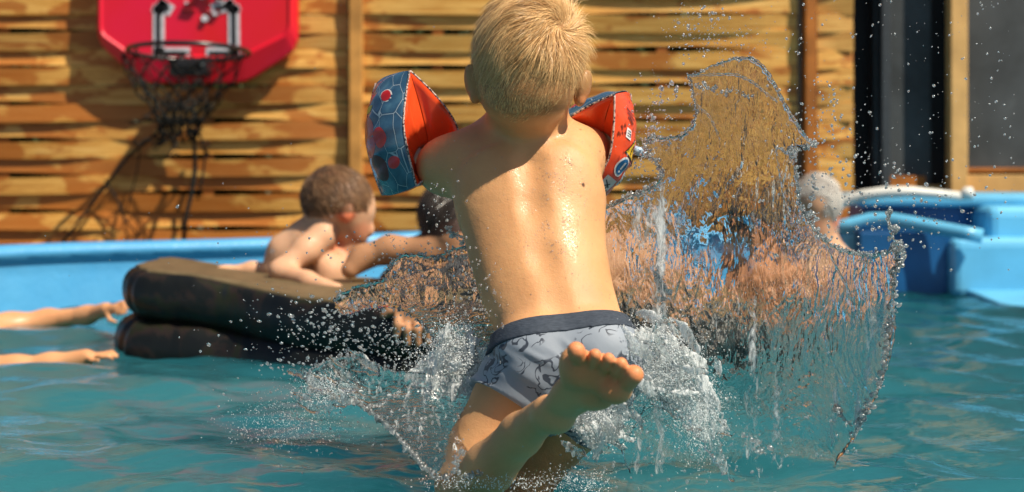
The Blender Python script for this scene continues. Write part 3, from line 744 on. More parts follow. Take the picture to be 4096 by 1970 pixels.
# water beads on the bare back
def skin_beads():
    rg = np.random.default_rng(21); px = 2048+co[:, 0]*F/co[:, 1]; py = HZ+(EYE-co[:, 2])*F/co[:, 1]
    w_ = (no[:, 1] < -0.15)*((py > 540) & (py < 1260))*(0.05+np.exp(-((px-2250+0.02*(py-800))/60)**2-((py-760)/190)**2)*1.0+0.35*np.exp(-((px-2200)/110)**2-((py-1000)/180)**2)+0.2*np.exp(-((px-2330)/40)**2-((py-650)/120)**2))
    w_ = w_*(0.15+(fbm(co*45, 2) > 0.05)); k = rg.choice(len(co), 1500, p=w_/w_.sum()); r = 0.00045+0.0010*rg.random(1500)**3
    V = []; Fq = []; v0 = np.array([(math.sin(p_)*math.cos(a_), math.sin(p_)*math.sin(a_), math.cos(p_)) for p_ in (0.01, 0.5, 1.0, 1.5) for a_ in np.arange(8)*math.pi/4]); n0 = 0
    for i_, ri in zip(k, r):
        n_ = Vector(no[i_]); a_ = n_.orthogonal().normalized(); b_ = n_.cross(a_); M = np.array([a_, b_, n_]); q_ = v0*np.array([1, 1, 0.6])*ri*(1+0.12*rg.normal(size=(32, 1)))
        q_ = q_ @ M; q_[:, 2] *= 1.0; V.append(q_+co[i_]+no[i_]*0.0001+rg.normal(size=3)*0.0006*(1-abs(no[i_])))
        for l in range(3):
            for a2 in range(8): Fq.append((n0+l*8+a2, n0+(l+1)*8+a2, n0+(l+1)*8+(a2+1) % 8, n0+l*8+(a2+1) % 8))
        n0 += 32
    m = bpy.data.materials.new('skin_droplet'); m.use_nodes = True; t = m.node_tree; t.nodes.remove(t.nodes['Principled BSDF']); g_ = nd(t, 'BsdfGlossy'); g_.inputs['Roughness'].default_value = 0.12; tr = nd(t, 'BsdfTransparent'); mx = nd(t, 'MixShader'); nz = noise(t, coords(t), 60, 1); rz = ramp(t, nz, [(0.3, (0.05,)*3), (0.7, (0.30,)*3)]); t.links.new(rz.outputs[0], mx.inputs[0]); t.links.new(tr.outputs[0], mx.inputs[1]); t.links.new(g_.outputs[0], mx.inputs[2]); t.links.new(mx.outputs[0], t.nodes['Material Output'].inputs['Surface'])
    o = link('skin_droplets', mesh_np('skin_droplets', np.concatenate(V), Fq), m, boy); o['kind'] = 'stuff'
skin_beads()
# trunks and waistband
WN = Vector((-0.15, 0.40, 1.0)).normalized()
WP = P(2260, 1338, 2.0)          # bottom edge of the band at the back
HN = (TH[2]-TH[0]).normalized()  # along the left thigh
def trunk_body(grow, k0, k1, cuts):
    Bt = Body()
    Bt.chain([TH[0], TH[1], TH[2]], [0.060, 0.057, 0.050], 0.03)
    hp_ = P(2040, 1580, 2.0); Bt.cut(hp_, (HN+Vector((0.12, -0.15, 0.25))).normalized(), 0.001)
    Bt.chain([RL[0], RL[1]], [0.062, 0.056], 0.03)
    for a, c_ in zip(torso[4:-1], torso[5:]):
        Bt.cone(T(a[0], a[1]), T(c_[0], c_[1]), S(a[2], D_(a[1])), S(c_[2], D_(c_[1])), 0.02, 0.62, NF)
    Bt.ell(T(2160, 1440, -0.035), (0.055, 0.048, 0.055), 0.03); Bt.ell(T(2395, 1430, -0.035), (0.055, 0.048, 0.055), 0.03)
    return Bt
Bt = trunk_body(0, 0, 0, 0)
def folds(G, X, Y, Z):
    # creases running from the seat to the left hip
    U = X*0.45 + Z*0.89; Vv = X*0.89-Z*0.45
    n1 = vnoise(np.stack(np.broadcast_arrays(U*62+1.5*np.sin(Vv*18), Vv*7, Y*10), -1))
    n2 = vnoise(np.stack(np.broadcast_arrays(U*120+5, Vv*13, Y*14), -1))
    left = np.clip(1-(X-P(2230, 0, 2).x)/0.09, 0.15, 1)
    lowc = np.clip((P(0, 1330, 2.0).z-Z)/0.03, 0.0, 1)
    return G - 0.0066 - (0.0090*(0.35-np.abs(n1))+0.0024*n2)*left*lowc
Bt.fn(folds); Bt.cut(WP, WN, 0.001)
m_trunk, t, b = mat('trunks_fabric'); v = coords(t); n = noise(t, v, 160, 3)
gr = ramp(t, noise(t, v, 12, 3), [(0.3, (0.18, 0.215, 0.265)), (0.7, (0.26, 0.30, 0.355))])
# scattered outline drawings and filled marks
w1 = noise(t, coords(t, (1, 1, 1), (0.4, 0.2, 0.1)), 34, 1.5, 0.4, 1.6)
d1 = math_(t, 'ABSOLUTE', math_(t, 'SUBTRACT', w1, 0.5)); ln = ramp(t, d1, [(0.026, (1, 1, 1)), (0.040, (0, 0, 0))])
msk = ramp(t, noise(t, v, 24, 1.0), [(0.46, (0, 0, 0)), (0.50, (1, 1, 1))])
w2 = noise(t, coords(t, (1, 1, 1), (1.4, 0.7, 2.1)), 48, 1, 0.4, 0.8); fl = ramp(t, w2, [(0.66, (0, 0, 0)), (0.675, (1, 1, 1))])
msk2 = ramp(t, noise(t, coords(t, (1, 1, 1), (0.9, 2.2, 0.3)), 22, 1.5), [(0.52, (0, 0, 0)), (0.55, (1, 1, 1))])
pr = math_(t, 'MAXIMUM', math_(t, 'MULTIPLY', ln.outputs[0], msk.outputs[0]), math_(t, 'MULTIPLY', fl.outputs[0], msk2.outputs[0]))
c = mixc(t, math_(t, 'MULTIPLY', pr, 0.97), gr.outputs[0], (0.015, 0.025, 0.045, 1)); t.links.new(c, b.inputs['Base Color'])
b.inputs['Roughness'].default_value = 0.62; b.inputs['Sheen Weight'].default_value = 0.2; bump(t, n, 0.15, 0.001, b)
trunks = link('swim_trunks', Bt.mesh('swim_trunks', 0.0028), m_trunk, boy); trunks['label'] = 'grey swim trunks with dark line drawings, creased and wet'
Bw = trunk_body(0, 0, 0, 0); WT = WP + WN*0.0275
def gw(G, X, Y, Z): return G - 0.0086 - 0.0006*vnoise(np.stack(np.broadcast_arrays(X*150, Y*150, Z*12), -1))
for a, c_ in zip(torso[3:4], torso[4:5]): Bw.cone(T(a[0], a[1]), T(c_[0], c_[1]), S(a[2], D_(a[1])), S(c_[2], D_(c_[1])), 0.02, 0.62, NF)
Bw.fn(gw); Bw.cut(WT, WN, 0.002); Bw.cut(WP-WN*0.003, -WN, 0.002)
m_band, t, b = mat('band_fabric'); v = coords(t, (1, 1, 6)); n = noise(t, v, 130, 3)
r_ = ramp(t, n, [(0.3, (0.018, 0.028, 0.045)), (0.7, (0.04, 0.055, 0.08))]); t.links.new(r_.outputs[0], b.inputs['Base Color']); b.inputs['Roughness'].default_value = 0.8; bump(t, n, 0.5, 0.001, b)
link('waistband', Bw.mesh('waistband', 0.0026), m_band, trunks)

# ================================================================== armbands
m_or, t, b = mat('orange_vinyl'); v = coords(t); n = noise(t, v, 10, 3); n2 = noise(t, v, 70, 3)
r_ = ramp(t, n, [(0.3, (0.72, 0.055, 0.012)), (0.7, (0.86, 0.10, 0.022))]); t.links.new(r_.outputs[0], b.inputs['Base Color'])
b.inputs['Roughness'].default_value = 0.30; b.inputs['Coat Weight'].default_value = 0.4; b.inputs['Coat Roughness'].default_value = 0.15
b.inputs['Subsurface Weight'].default_value = 0.25; b.inputs['Subsurface Radius'].default_value = (0.02, 0.006, 0.002); bump(t, n2, 0.2, 0.002, b)
m_bl, t, b = mat('blue_printed_vinyl'); uv = nd(t, 'UVMap'); 
sepu = nd(t, 'SeparateXYZ'); t.links.new(uv.outputs[0], sepu.inputs[0])
nz = noise(t, uv.outputs[0], 3.2, 3); base = ramp(t, nz, [(0.25, (0.015, 0.035, 0.075)), (0.5, (0.035, 0.10, 0.17)), (0.75, (0.09, 0.21, 0.29))])
wv = nd(t, 'TexWave'); wv.inputs['Scale'].default_value = 14; wv.inputs['Distortion'].default_value = 2.0; wv.inputs['Detail'].default_value = 2; t.links.new(uv.outputs[0], wv.inputs['Vector'])
c = mixc(t, math_(t, 'MULTIPLY', wv.outputs['Fac'], 0.35), base.outputs[0], (0.03, 0.08, 0.16, 1))
vo = nd(t, 'TexVoronoi', feature='DISTANCE_TO_EDGE'); vo.inputs['Scale'].default_value = 2.3; vo.inputs['Randomness'].default_value = 1.0; mpv = nd(t, 'Mapping'); mpv.inputs['Scale'].default_value = (1.0, 1.7, 1); mpv.inputs['Rotation'].default_value = (0, 0, 0.6); t.links.new(uv.outputs[0], mpv.inputs[0]); t.links.new(mpv.outputs[0], vo.inputs['Vector'])
ed = ramp(t, vo.outputs['Distance'], [(0.010, (1, 1, 1)), (0.022, (0, 0, 0))])
c = mixc(t, math_(t, 'MULTIPLY', ed.outputs[0], 0.8), c, (0.36, 0.44, 0.50, 1))
ed2 = ramp(t, vo.outputs['Distance'], [(0.022, (1, 1, 1)), (0.055, (0, 0, 0))]); c = mixc(t, math_(t, 'MULTIPLY', math_(t, 'MULTIPLY', ed2.outputs[0], math_(t, 'SUBTRACT', 1.0, ed.outputs[0])), 0.6), c, (0.01, 0.02, 0.05, 1))
t.links.new(c, b.inputs['Base Color']); b.inputs['Roughness'].default_value = 0.25; b.inputs['Coat Weight'].default_value = 0.5; b.inputs['Coat Roughness'].default_value = 0.1
nn_ = noise(t, v, 1, 1)
m_yel = simple('yellow_print', (0.75, 0.45, 0.02), 0.35); m_blu = simple('blue_print', (0.02, 0.13, 0.33), 0.35)
m_ink = simple('ink_print', (0.02, 0.015, 0.015), 0.4); m_wht = simple('pale_print', (0.72, 0.70, 0.70), 0.35)
m_redp = simple('red_print', (0.55, 0.014, 0.016), 0.3, coat=0.4); m_redd = simple('dark_red_vinyl_print', (0.10, 0.008, 0.012), 0.3)
m_seam, t, b = mat('welded_seam'); v = coords(t); n = noise(t, v, 300, 1); r_ = ramp(t, n, [(0.42, (0.02, 0.02, 0.03)), (0.55, (0.6, 0.45, 0.4))]); t.links.new(r_.outputs[0], b.inputs['Base Color']); b.inputs['Roughness'].default_value = 0.4
class Band:
    def __init__(s, c, axis, up, H, W, L, bulge, arm_r, arm_p):
        s.c = Vector(c); s.a = Vector(axis).normalized(); u = Vector(up); s.u = (u - s.a*u.dot(s.a)).normalized(); s.s = s.a.cross(s.u)
        if s.s.y > 0: s.s = -s.s         # side axis towards the camera
        s.H, s.W, s.L, s.bu, s.ar = H, W, L, bulge, arm_r
        o_ = Vector(arm_p)-s.c; s.ox, s.oy = o_.dot(s.s), o_.dot(s.u)
    def rimxy(s, q, side): return side*s.W[0 if side > 0 else 1]*(1-abs(q)**1.45), s.H*q
    def outer(s, q, side, v, lift=0.0):
        """q -1..1 bottom fold..top fold, v 0..1 near rim..far rim"""
        x, y = s.rimxy(q, side); e = max(0, 1-abs(q)**3)
        bl = (s.bu*math.sin(math.pi*v)**0.8*(0.25+0.75*e)+lift); n = Vector((side*(0.35+0.65*e), q*0.9)).normalized()
        wr = 0.0012*math.sin(q*22+v*5)*math.sin(math.pi*v)
        x += n.x*(bl+wr); y += n.y*(bl+wr); ax = (v-0.5)*s.L*(1-0.10*q*q)
        return s.c + s.s*x + s.u*y + s.a*ax
    def inner(s, q, side, v):
        x, y = s.rimxy(q, side); w = min(1, (0.5-abs(v-0.5))/0.30); w = 1-(1-w)**1.25
        th = math.pi/2*q if side > 0 else math.pi-math.pi/2*q; tx, ty = s.ox+s.ar*math.cos(th), s.oy+s.ar*math.sin(th)
        ax = (v-0.5)*s.L*(1-0.10*q*q)
        fold = 0.004*math.sin(w*math.pi)*math.sin(q*9+side)
        return s.c + s.s*(x*(1-w)+tx*w+fold*side) + s.u*(y*(1-w)+ty*w) + s.a*(ax*(1-0.3*w))
    def sheet(s, fn, side, name, mt, parent, nq=56, nv=26):
        vs = []; fs = []; uvs = []
        for i in range(nq+1):
            q = -1+2*i/nq; q = math.sin(q*math.pi/2)
            for j in range(nv+1): vs.append(fn(q, side, j/nv)); uvs.append((q*1.0, j/nv*1.1))
        for i in range(nq):
            for j in range(nv): a = i*(nv+1)+j; fs.append((a, a+1, a+nv+2, a+nv+1))
        me = bpy.data.meshes.new(name); me.from_pydata(vs, [], fs); me.update()
        ul = me.uv_layers.new(name='UVMap'); 
        for l in me.loops: ul.data[l.index].uv = uvs[l.vertex_index]
        o = link(name, me, mt, parent); md = o.modifiers.new('t', 'SOLIDIFY'); md.thickness = 0.0009; md.offset = -1 if True else 1
        return o
    def seam(s, vend, side, name, parent):
        q = MB(); pts = [s.outer(-1+2*i/40, side, vend, 0.001) for i in range(41)]; q.tube(pts, 0.0017, 6); return q.build(name, m_seam, parent, True)
    def decal(s, side, pts, name, mt, parent, lift=0.0018):
        """flat print wrapped on the outer face: fan of (q,v) outline points"""
        n = len(pts); cq = sum(p[0] for p in pts)/n; cv = sum(p[1] for p in pts)/n; vs = []; fs = []; K = 4
        for k in range(K+1):
            for p in pts: vs.append(s.outer(cq+(p[0]-cq)*k/K, side, cv+(p[1]-cv)*k/K, lift))
        for k in range(K):
            for i in range(n): fs.append((k*n+i, k*n+(i+1) % n, (k+1)*n+(i+1) % n, (k+1)*n+i))
        me = bpy.data.meshes.new(name); me.from_pydata(vs, [], fs); me.update(); return link(name, me, mt, parent)
def poly(cq, cv, pts, sq=1.0, sv=1.0, rot=0.0):
    c_, s_ = math.cos(rot), math.sin(rot); return [(cq+sq*(x*s_+y*c_), cv+sv*(x*c_-y*s_)) for x, y in pts]
circle = [(math.cos(2*math.pi*i/20), math.sin(2*math.pi*i/20)) for i in range(20)]
tri = [(-1, -0.8), (-0.5, -0.8), (0, -0.8), (0.5, -0.8), (1, -0.8), (0.5, 0.1), (0, 1), (-0.5, 0.1)]
rect = [(-1, -1), (-0.3, -1), (0.3, -1), (1, -1), (1, 0), (1, 1), (0.3, 1), (-0.3, 1), (-1, 1), (-1, 0)]
def make_band(label, bd, blue_side, arrangement):
    e = empty('armband', bd.c, label, 'armband', 'inflatable armbands on the jumping boy')
    osd = -blue_side
    bd.sheet(bd.outer, blue_side, 'printed_panel', m_bl, e); bd.sheet(bd.outer, osd, 'orange_panel', m_or, e)
    bd.sheet(bd.inner, 1, 'inner_cuff', m_or, e); bd.sheet(bd.inner, -1, 'inner_cuff', m_or, e)
    for sd2 in (1, -1):
        for ve in (0.0, 1.0): bd.seam(ve, sd2, 'seam', e)
    # warnings on the orange side: triangle, round signs, pale boxes with figures, rows of print
    def dc(kind, cq, cv, sz, rot=0):
        sq, sv = sz/bd.H, sz/bd.L
        if kind == 'tri':
            bd.decal(osd, poly(cq, cv, tri, sq*1.25, sv*1.25, rot), 'warning_triangle', m_ink, e, 0.0010)
            bd.decal(osd, poly(cq, cv, tri, sq, sv, rot), 'warning_triangle', m_yel, e, 0.0015)
            bd.decal(osd, poly(cq, cv, [(x*0.12, y*0.42+0.05) for x, y in rect], sq, sv, rot), 'print_mark', m_ink, e, 0.0020)
            bd.decal(osd, poly(cq, cv, [(x*0.12, y*0.1-0.55) for x, y in rect], sq, sv, rot), 'print_mark', m_ink, e, 0.0020)
        if kind == 'round':
            bd.decal(osd, poly(cq, cv, circle, sq, sv, rot), 'round_sign', m_wht, e, 0.0010)
            bd.decal(osd, poly(cq, cv, circle, sq*0.8, sv*0.8, rot), 'round_sign', m_blu, e, 0.0015)
            bd.decal(osd, poly(cq, cv, [(x*0.14, y*0.38+0.1) for x, y in rect], sq, sv, rot), 'print_mark', m_wht, e, 0.0020)
            bd.decal(osd, poly(cq, cv, [(x*0.12, y*0.1-0.5) for x, y in rect], sq, sv, rot), 'print_mark', m_wht, e, 0.0020)
        if kind == 'box':
            bd.decal(osd, poly(cq, cv, rect, sq, sv*0.9, rot), 'label_box', m_wht, e, 0.0012)
            for k_ in range(3): bd.decal(osd, poly(cq, cv, [(x*0.6+0.1*(k_-1), y*0.07+0.5*(k_-1)) for x, y in rect], sq, sv*0.9, rot), 'print_mark', m_ink, e, 0.0018)
        if kind == 'fig':
            bd.decal(osd, poly(cq, cv, rect, sq*1.1, sv, rot), 'label_box', m_wht, e, 0.0012)
            for (x0, y0, x1, y1) in ((-.7, .6, .6, .1), (-.5, -.1, .4, .5), (-.6, -.5, .7, -.2), (.1, -.6, .2, .3)):
                L_ = math.hypot(x1-x0, y1-y0); nx, ny = -(y1-y0)/L_*0.07, (x1-x0)/L_*0.07
                bd.decal(osd, poly(cq, cv, [(x0+nx, y0+ny), (x1+nx, y1+ny), (x1-nx, y1-ny), (x0-nx, y0-ny)], sq, sv, rot), 'print_mark', m_ink, e, 0.0018)
        if kind == 'text':
            rt = random.Random(int(cq*100)+5)
            for r2 in range(3):
                x = -1.0
                while x < 1.0:
                    w2 = rt.uniform(0.12, 0.3); bd.decal(osd, poly(cq, cv, [(x+xx*w2*0.35+w2*0.4, (r2-1)*0.6+yy*0.16) for xx, yy in rect], sq, sv*0.7, rot), 'print_mark', m_ink, e, 0.0014); x += w2
        if kind == 'dark': bd.decal(osd, poly(cq, cv, [(x, y) for x, y in rect], sq, sv, rot), 'dark_print', m_redp, e, 0.0007)
    for a in arrangement: dc(*a)
    # generic picture on the blue side
    for (cq, cv, sq_, sv_, mt_, lf, rot) in [(-.05, .66, .30, .20, m_redp, .0012, .2), (-.10, .36, .15, .12, m_redp, .0014, .2), (-.52, .55, .20, .20, m_redd, .0012, .3), (-.50, .22, .09, .10, m_redp, .0016, 0), (.52, .30, .10, .11, m_wht, .0010, 0), (.52, .30, .085, .09, m_redp, .0015, 0)]:
        bd.decal(blue_side, poly(cq, cv, circle, sq_, sv_, rot), 'picture_patch', mt_, e, lf)
    bd.decal(blue_side, poly(0.38, 0.72, rect, .05, .11, 0.2), 'picture_patch', m_yel, e, .0014)
    return e
bandL = Band(P(1584, 535, 2.27), (-0.60, 0.76, -0.16), (0.05, 0.0, 1), 0.091, (0.021, 0.081), 0.110, 0.023, 0.031, P(1735, 650, 2.275))
make_band('left orange and blue armband, its printed blue side bulging outwards', bandL, 1,
    [('tri', .30, .12, .013, 0.3), ('round', -.02, .16, .014, 0.2), ('text', .68, .22, .009, 0.4), ('box', .52, .14, .006, 0.3)])
bandR = Band(P(2412, 600, 2.28), (0.34, 0.92, 0.05), (0.40, 0.0, 1), 0.094, (0.026, 0.072), 0.104, 0.023, 0.030, P(2385, 600, 2.265))
eR = make_band('right orange armband with warning signs facing the camera beside the splash', bandR, -1,
    [('tri', .16, .42, .0125, -0.5), ('round', -.10, .28, .0145, -0.3), ('box', -.30, .52, .010, -0.2), ('fig', -.46, .20, .014, -.2), ('box', -.68, .28, .011, -.2), ('text', .62, .35, .011, -0.5), ('box', .38, .28, .007, -.4), ('round', -.02, .74, .012, 0)])

q = MB(); q.tube([P(2535, 600, 2.27), P(2560, 608, 2.27), P(2566, 612, 2.27)], [0.0075, 0.0075, 0.006], 10); q.tube([P(2566, 612, 2.27), P(2582, 620, 2.27)], [0.0045, 0.0055], 10); q.build('valve', simple('valve_plastic', (0.45, 0.62, 0.80), 0.3), eR, True)
# ================================================================== raft
IN = 0.62
def slab(name, px_pts, z0, z1, d_near, d_far, mt, parent, tilt=lambda x: 0, tuck=0.0):
    """inflated chamber: rounded plan between near and far edges"""
    x0, x1 = px_pts; rings = []; n = 72; prof = []
    for k in range(13):
        a = -math.pi/2+math.pi*k/12; prof.append((math.cos(a), math.sin(a)))
    hh = (z1-z0)/2; zc = (z1+z0)/2
    plan = []
    cx = (x0+x1)/2; ax = (x1-x0)/2
    for i in range(n):
        a = 2*math.pi*i/n; c_, s_ = math.cos(a), math.sin(a); e = 2/5.5
        plan.append((math.copysign(abs(c_)**e, c_), math.copysign(abs(s_)**e, s_)))
    rings = []
    sc_list = [(0.0, -1), (0.7, -1)] + [(1, k) for k in range(13)] + [(0.7, 13), (0.0, 13)]
    for f, k in sc_list:
        ring = []
        for i, (u, v_) in enumerate(plan):
            if k == -1: inset, zz = hh*IN, -hh
            elif k == 13: inset, zz = hh*IN, hh
            else: inset, zz = hh*(1-prof[k][0])*IN, prof[k][1]*hh
            w1 = 1+0.010*math.sin(i*2.1)+0.006*math.sin(i*5.3)
            ff = f if k in (-1, 13) else 1; x = cx + u*(ax-inset)*ff*w1; dn = d_near(x); y = (dn+d_far)/2 + v_*((d_far-dn)/2-inset)*ff*w1
            ring.append(Vector((x, y, zc+zz*(1.0 if abs(zz) < hh or f > 0 else 1.02)+tilt(x)+0.004*math.sin(x*23+y*9))))
        rings.append(ring)
    q = MB(); q.loft(rings[1:-1]); return q.build(name, mt, parent, True)
m_camo, t, b = mat('dark_camo_vinyl'); v = coords(t, (1, 1, 0.7)); n = noise(t, v, 9, 4, 0.6, 0.5)
r_ = ramp(t, n, [(0.36, (0.004, 0.005, 0.006)), (0.52, (0.007, 0.008, 0.007)), (0.56, (0.020, 0.013, 0.011)), (0.62, (0.014, 0.016, 0.006)), (0.72, (0.006, 0.009, 0.014)), (0.78, (0.045, 0.05, 0.045))])
t.links.new(r_.outputs[0], b.inputs['Base Color']); b.inputs['Roughness'].default_value = 0.36; b.inputs['Specular IOR Level'].default_value = 0.35; bump(t, noise(t, v, 30, 3), 0.25, 0.006, b)
m_rtop, t, b = mat('brown_flocked_top'); v = coords(t); n = noise(t, v, 20, 4); r_ = ramp(t, n, [(0.3, (0.10, 0.070, 0.032)), (0.7, (0.15, 0.105, 0.05))]); t.links.new(r_.outputs[0], b.inputs['Base Color']); b.inputs['Roughness'].default_value = 0.55
raft = empty('inflatable_raft', (-0.4, 3.6, 0.0), 'black camouflage inflatable raft with flat brown top carrying the bathers', 'raft')
tl = lambda x: -0.135*(min(x, -0.38)+0.99)
def near_(off): return lambda x: 3.60+off-0.26*float(smooth(-0.75, -0.35, x))-0.04*float(smooth(-0.3, 0.5, x))
xL = P(445, 0, 3.60).x
up = slab('upper_tube', (xL, 0.62), 0.090, 0.2165, near_(0), 4.06, m_camo, raft, tl)
slab('lower_tube', (P(404, 0, 3.58).x, 0.64), -0.075, 0.092, near_(-0.01), 4.08, m_camo, raft, lambda x: tl(x)*0.8)
slab('top_sheet', (xL+0.030, 0.58), 0.200, 0.222, near_(0.03), 4.03, m_rtop, raft, tl)

# ================================================================== kneeling brown-haired boy on the raft
K = Body(); d = 3.92; s = lambda r: r*d/F
k_ = lambda x, y, dd=0: P(x, y, d+dd)
K.cone(k_(1225, 985), k_(1200, 1100), s(78), s(85), 0.04, 0.8, (0, 1, 0)); K.cone(k_(1200, 1100), k_(1190, 1200, .02), s(85), s(90), 0.04, 0.8, (0, 1, 0))
K.chain([k_(1300, 900), k_(1235, 955), k_(1140, 1005), k_(1100, 1080)], [s(66), s(74), s(62), s(56)], 0.03)     # neck to back
K.chain([k_(1330, 800), k_(1290, 910)], [s(72), s(62)], 0.03)
KH = k_(1352, 800); K.ell(KH, (s(150), s(138), s(132)), 0.02, Matrix.Rotation(R(28), 3, 'Y'))
K.ell(k_(1408, 895), (s(72), s(76), s(96)), 0.03, Matrix.Rotation(R(-12), 3, 'Y'))       # cheek / jaw
K.ell(k_(1396, 985), (s(36), s(46), s(30)), 0.02)       # chin
K.ell(k_(1462, 842), (s(30), s(52), s(38)), 0.02)       # brow
K.ell(k_(1480, 920), (s(18), s(17), s(24)), 0.014)      # nose
K.ell(k_(1450, 962), (s(17), s(26), s(12)), 0.006)      # lips
K.ell(k_(1388, 860, -0.092), (s(24), 0.012, s(40)), 0.006, Matrix.Rotation(R(25), 3, 'Y'))   # ear
K.ell(k_(1372, 888, -0.098), (s(12), 0.010, s(14)), 0.004, sub=True)
K.ell(k_(1460, 893, -0.06), (s(16), 0.010, s(10)), 0.004, sub=True)
K.chain([k_(1290, 945, -0.06), k_(1225, 1000, -0.09), k_(1120, 1085, -0.13), k_(1230, 1125, -0.18), k_(1345, 1160, -0.22)], [s(58), s(50), s(40), s(34), s(26)], 0.02)   # near arm
K.chain([k_(1395, 975, 0.02), k_(1370, 1060, -0.02), k_(1345, 1140, -0.05)], [s(48), s(34), s(28)], 0.02)      # far arm straight down
K.chain([k_(1300, 1000, 0.0), k_(1320, 1090, -0.05), k_(1290, 1180, -0.06)], [s(60), s(55), s(50)], 0.03)
K.chain([k_(1140, 1100, 0.02), k_(1010, 1080, 0.03), k_(900, 1090, 0.02), k_(868, 1090, 0.0)], [s(44), s(30), s(24), s(20)], 0.02)       # lower leg behind
small_hand(K, k_(1345, 1158, -0.22), (0.8, -0.2, -0.3), (0.2, -0.9, 0.1), (0, 0, 1), 0.8)
def kt(v):
    c = np.ones((len(v), 3))
    c = blob_tint(v, [(k_(1385, 860, -0.09), 0.04, (1.15, 0.55, 0.42)), (k_(1440, 930, -0.03), 0.05, (1.02, 0.75, 0.68)), (k_(1330, 1000, -.02), 0.06, (1.05, 0.7, 0.6))], c)
    rl = v-np.array(KH); f = ((v[:, 2] > np.array(k_(0, 850))[2]+0.5*(np.array(KH)[0]+0.01-v[:, 0])*0 ) & (np.linalg.norm(rl, axis=1) < 0.13) & (v[:, 0] < np.array(k_(1475, 0))[0]))[:, None]
    return np.where(f, np.array((0.32, 0.24, 0.19)), c)
kb = link('person', K.mesh('person', 0.0045, 0, kt), m_skin2); tag(kb, 'brown-haired boy with bare back bending over the black raft', 'person')
def head_hair(body, c, rr, mt, keep, flow, n, length, seed, lift=0.12, width=0.0011, curl=0.12):
    me = body.data; co = np.empty(len(me.vertices)*3, np.float32); me.vertices.foreach_get('co', co); co = co.reshape(-1, 3)
    cn = np.array(c); rl = co-cn; px = 2048+co[:, 0]*F/co[:, 1]; py = HZ+(EYE-co[:, 2])*F/co[:, 1]
    idx = np.where((np.linalg.norm(rl, axis=1) < rr) & keep(px, py, rl))[0]; rg = np.random.default_rng(seed); k = rg.choice(idx, n)
    nf = lambda p: (p-cn)/(np.linalg.norm(p-cn, axis=1, keepdims=True)+1e-9)
    return strands('hair', co[k], flow, nf, 4, length, width, mt, body, lift, 0, seed, curl)
m_hairk = hair_mat('hair_brown', (0.05, 0.024, 0.010), (0.36, 0.19, 0.085), 0.5)
khn = np.array(KH)
head_hair(kb, KH, 0.135, m_hairk, lambda px, py, rl: (py < 865-0.55*(px-1210)*0.25) & (px < 1488-(py-700)*0.05) & ~((px > 1330) & (py > 830)) & ~((px > 1440) & (py > 838)), lambda p: np.array([[0.55, 0.1, -0.55]])+0*p + (p-khn)*4, 9000, 0.022, 4)

# ================================================================== adult lying over the raft behind the splash
A = Body(); d = 3.75; s = lambda r: r*d/F; k_ = lambda x, y, dd=0: P(x, y, d+dd)
AH = k_(1812, 868, 0.05)
A.ell(AH, (s(132), s(150), s(150)), 0.02); A.ell(k_(1800, 960), (s(70), s(85), s(75)), 0.03)
A.chain([k_(1830, 940), k_(1900, 1020)], [s(85), s(95)], 0.03)
A.chain([k_(1930, 1090), k_(2150, 1130), k_(2350, 1110), k_(2500, 1090), k_(2590, 1130)], [s(130), s(170), s(190), s(175), s(130)], 0.05)
A.chain([k_(1900, 1060), k_(1720, 1010), k_(1560, 1000, .02), k_(1450, 1030, .02), k_(1400, 1080, .0)], [s(85), s(62), s(52), s(44), s(36)], 0.03)   # far arm, lit
A.chain([k_(1900, 1090, -.05), k_(1770, 1150, -.15), k_(1690, 1180, -.26), k_(1645, 1205, -.345)], [s(75), s(62), s(48), s(38)], 0.03)
hw_ = P(1645, 1215, 3.40)
A.cone(hw_, P(1645, 1262, 3.325), 0.030, 0.032, 0.015, 0.5, (0, 1, 0))
for (a, c_, e_) in (((1592, 1250), (1590, 1300), (1586, 1345)), ((1625, 1262), (1628, 1320), (1632, 1375)), ((1662, 1262), (1668, 1320), (1672, 1378)), ((1700, 1255), (1708, 1310), (1712, 1372))):
    A.chain([P(*a, 3.335), P(*c_, 3.30), P(*e_, 3.305)], [0.0105, 0.0100, 0.0082], 0.004)
A.chain([P(1610, 1230, 3.36), P(1560, 1245, 3.36), P(1535, 1262, 3.36)], [0.013, .011, .009], 0.008)
A.chain([k_(2590, 1130), k_(2700, 1220, -.05), k_(2780, 1320, -.1)], [s(100), s(80), s(60)], 0.04)
def at_(v):
    c = np.ones((len(v), 3)); f = ((np.linalg.norm(v-np.array(AH), axis=1) < 0.118) & (v[:, 2] > np.array(k_(0, 945))[2]))[:, None]
    return np.where(f, np.array((0.10, 0.08, 0.08)), c)
ad = link('person', A.mesh('person', 0.0055, 0, at_), m_skin3); tag(ad, 'dark-haired adult lying across the raft behind the jumping boy, fingers over its side', 'person')
m_haird = hair_mat('hair_dark', (0.010, 0.008, 0.008), (0.06, 0.042, 0.032), 0.3)
head_hair(ad, AH, 0.122, m_haird, lambda px, py, rl: (py < 945), lambda p: np.array([[-0.3, -0.2, -0.9]])+0*p, 9000, 0.045, 5, 0.10, 0.0014)
m_dark = simple('near_black_cover', (0.02, 0.017, 0.018), 0.5, 0.4, 20, 0.3)
AV = Body(); AV.chain([k_(1930, 1100), k_(2100, 1130), k_(2300, 1150)], [s(140), s(170), s(150)], 0.05); AV.chain([k_(1900, 1090, -.05), k_(1770, 1150, -.15), k_(1700, 1178, -.25)], [s(82), s(68), s(56)], 0.03); AV.chain([k_(1880, 1150, .0), k_(1720, 1130, .0), k_(1600, 1150, .02)], [s(110), s(100), s(80)], 0.05)  # near-black shell over the torso, the near arm and the mass beside them
link('dark_cover', AV.mesh('dark_cover', 0.006, 0.008), m_dark, ad)

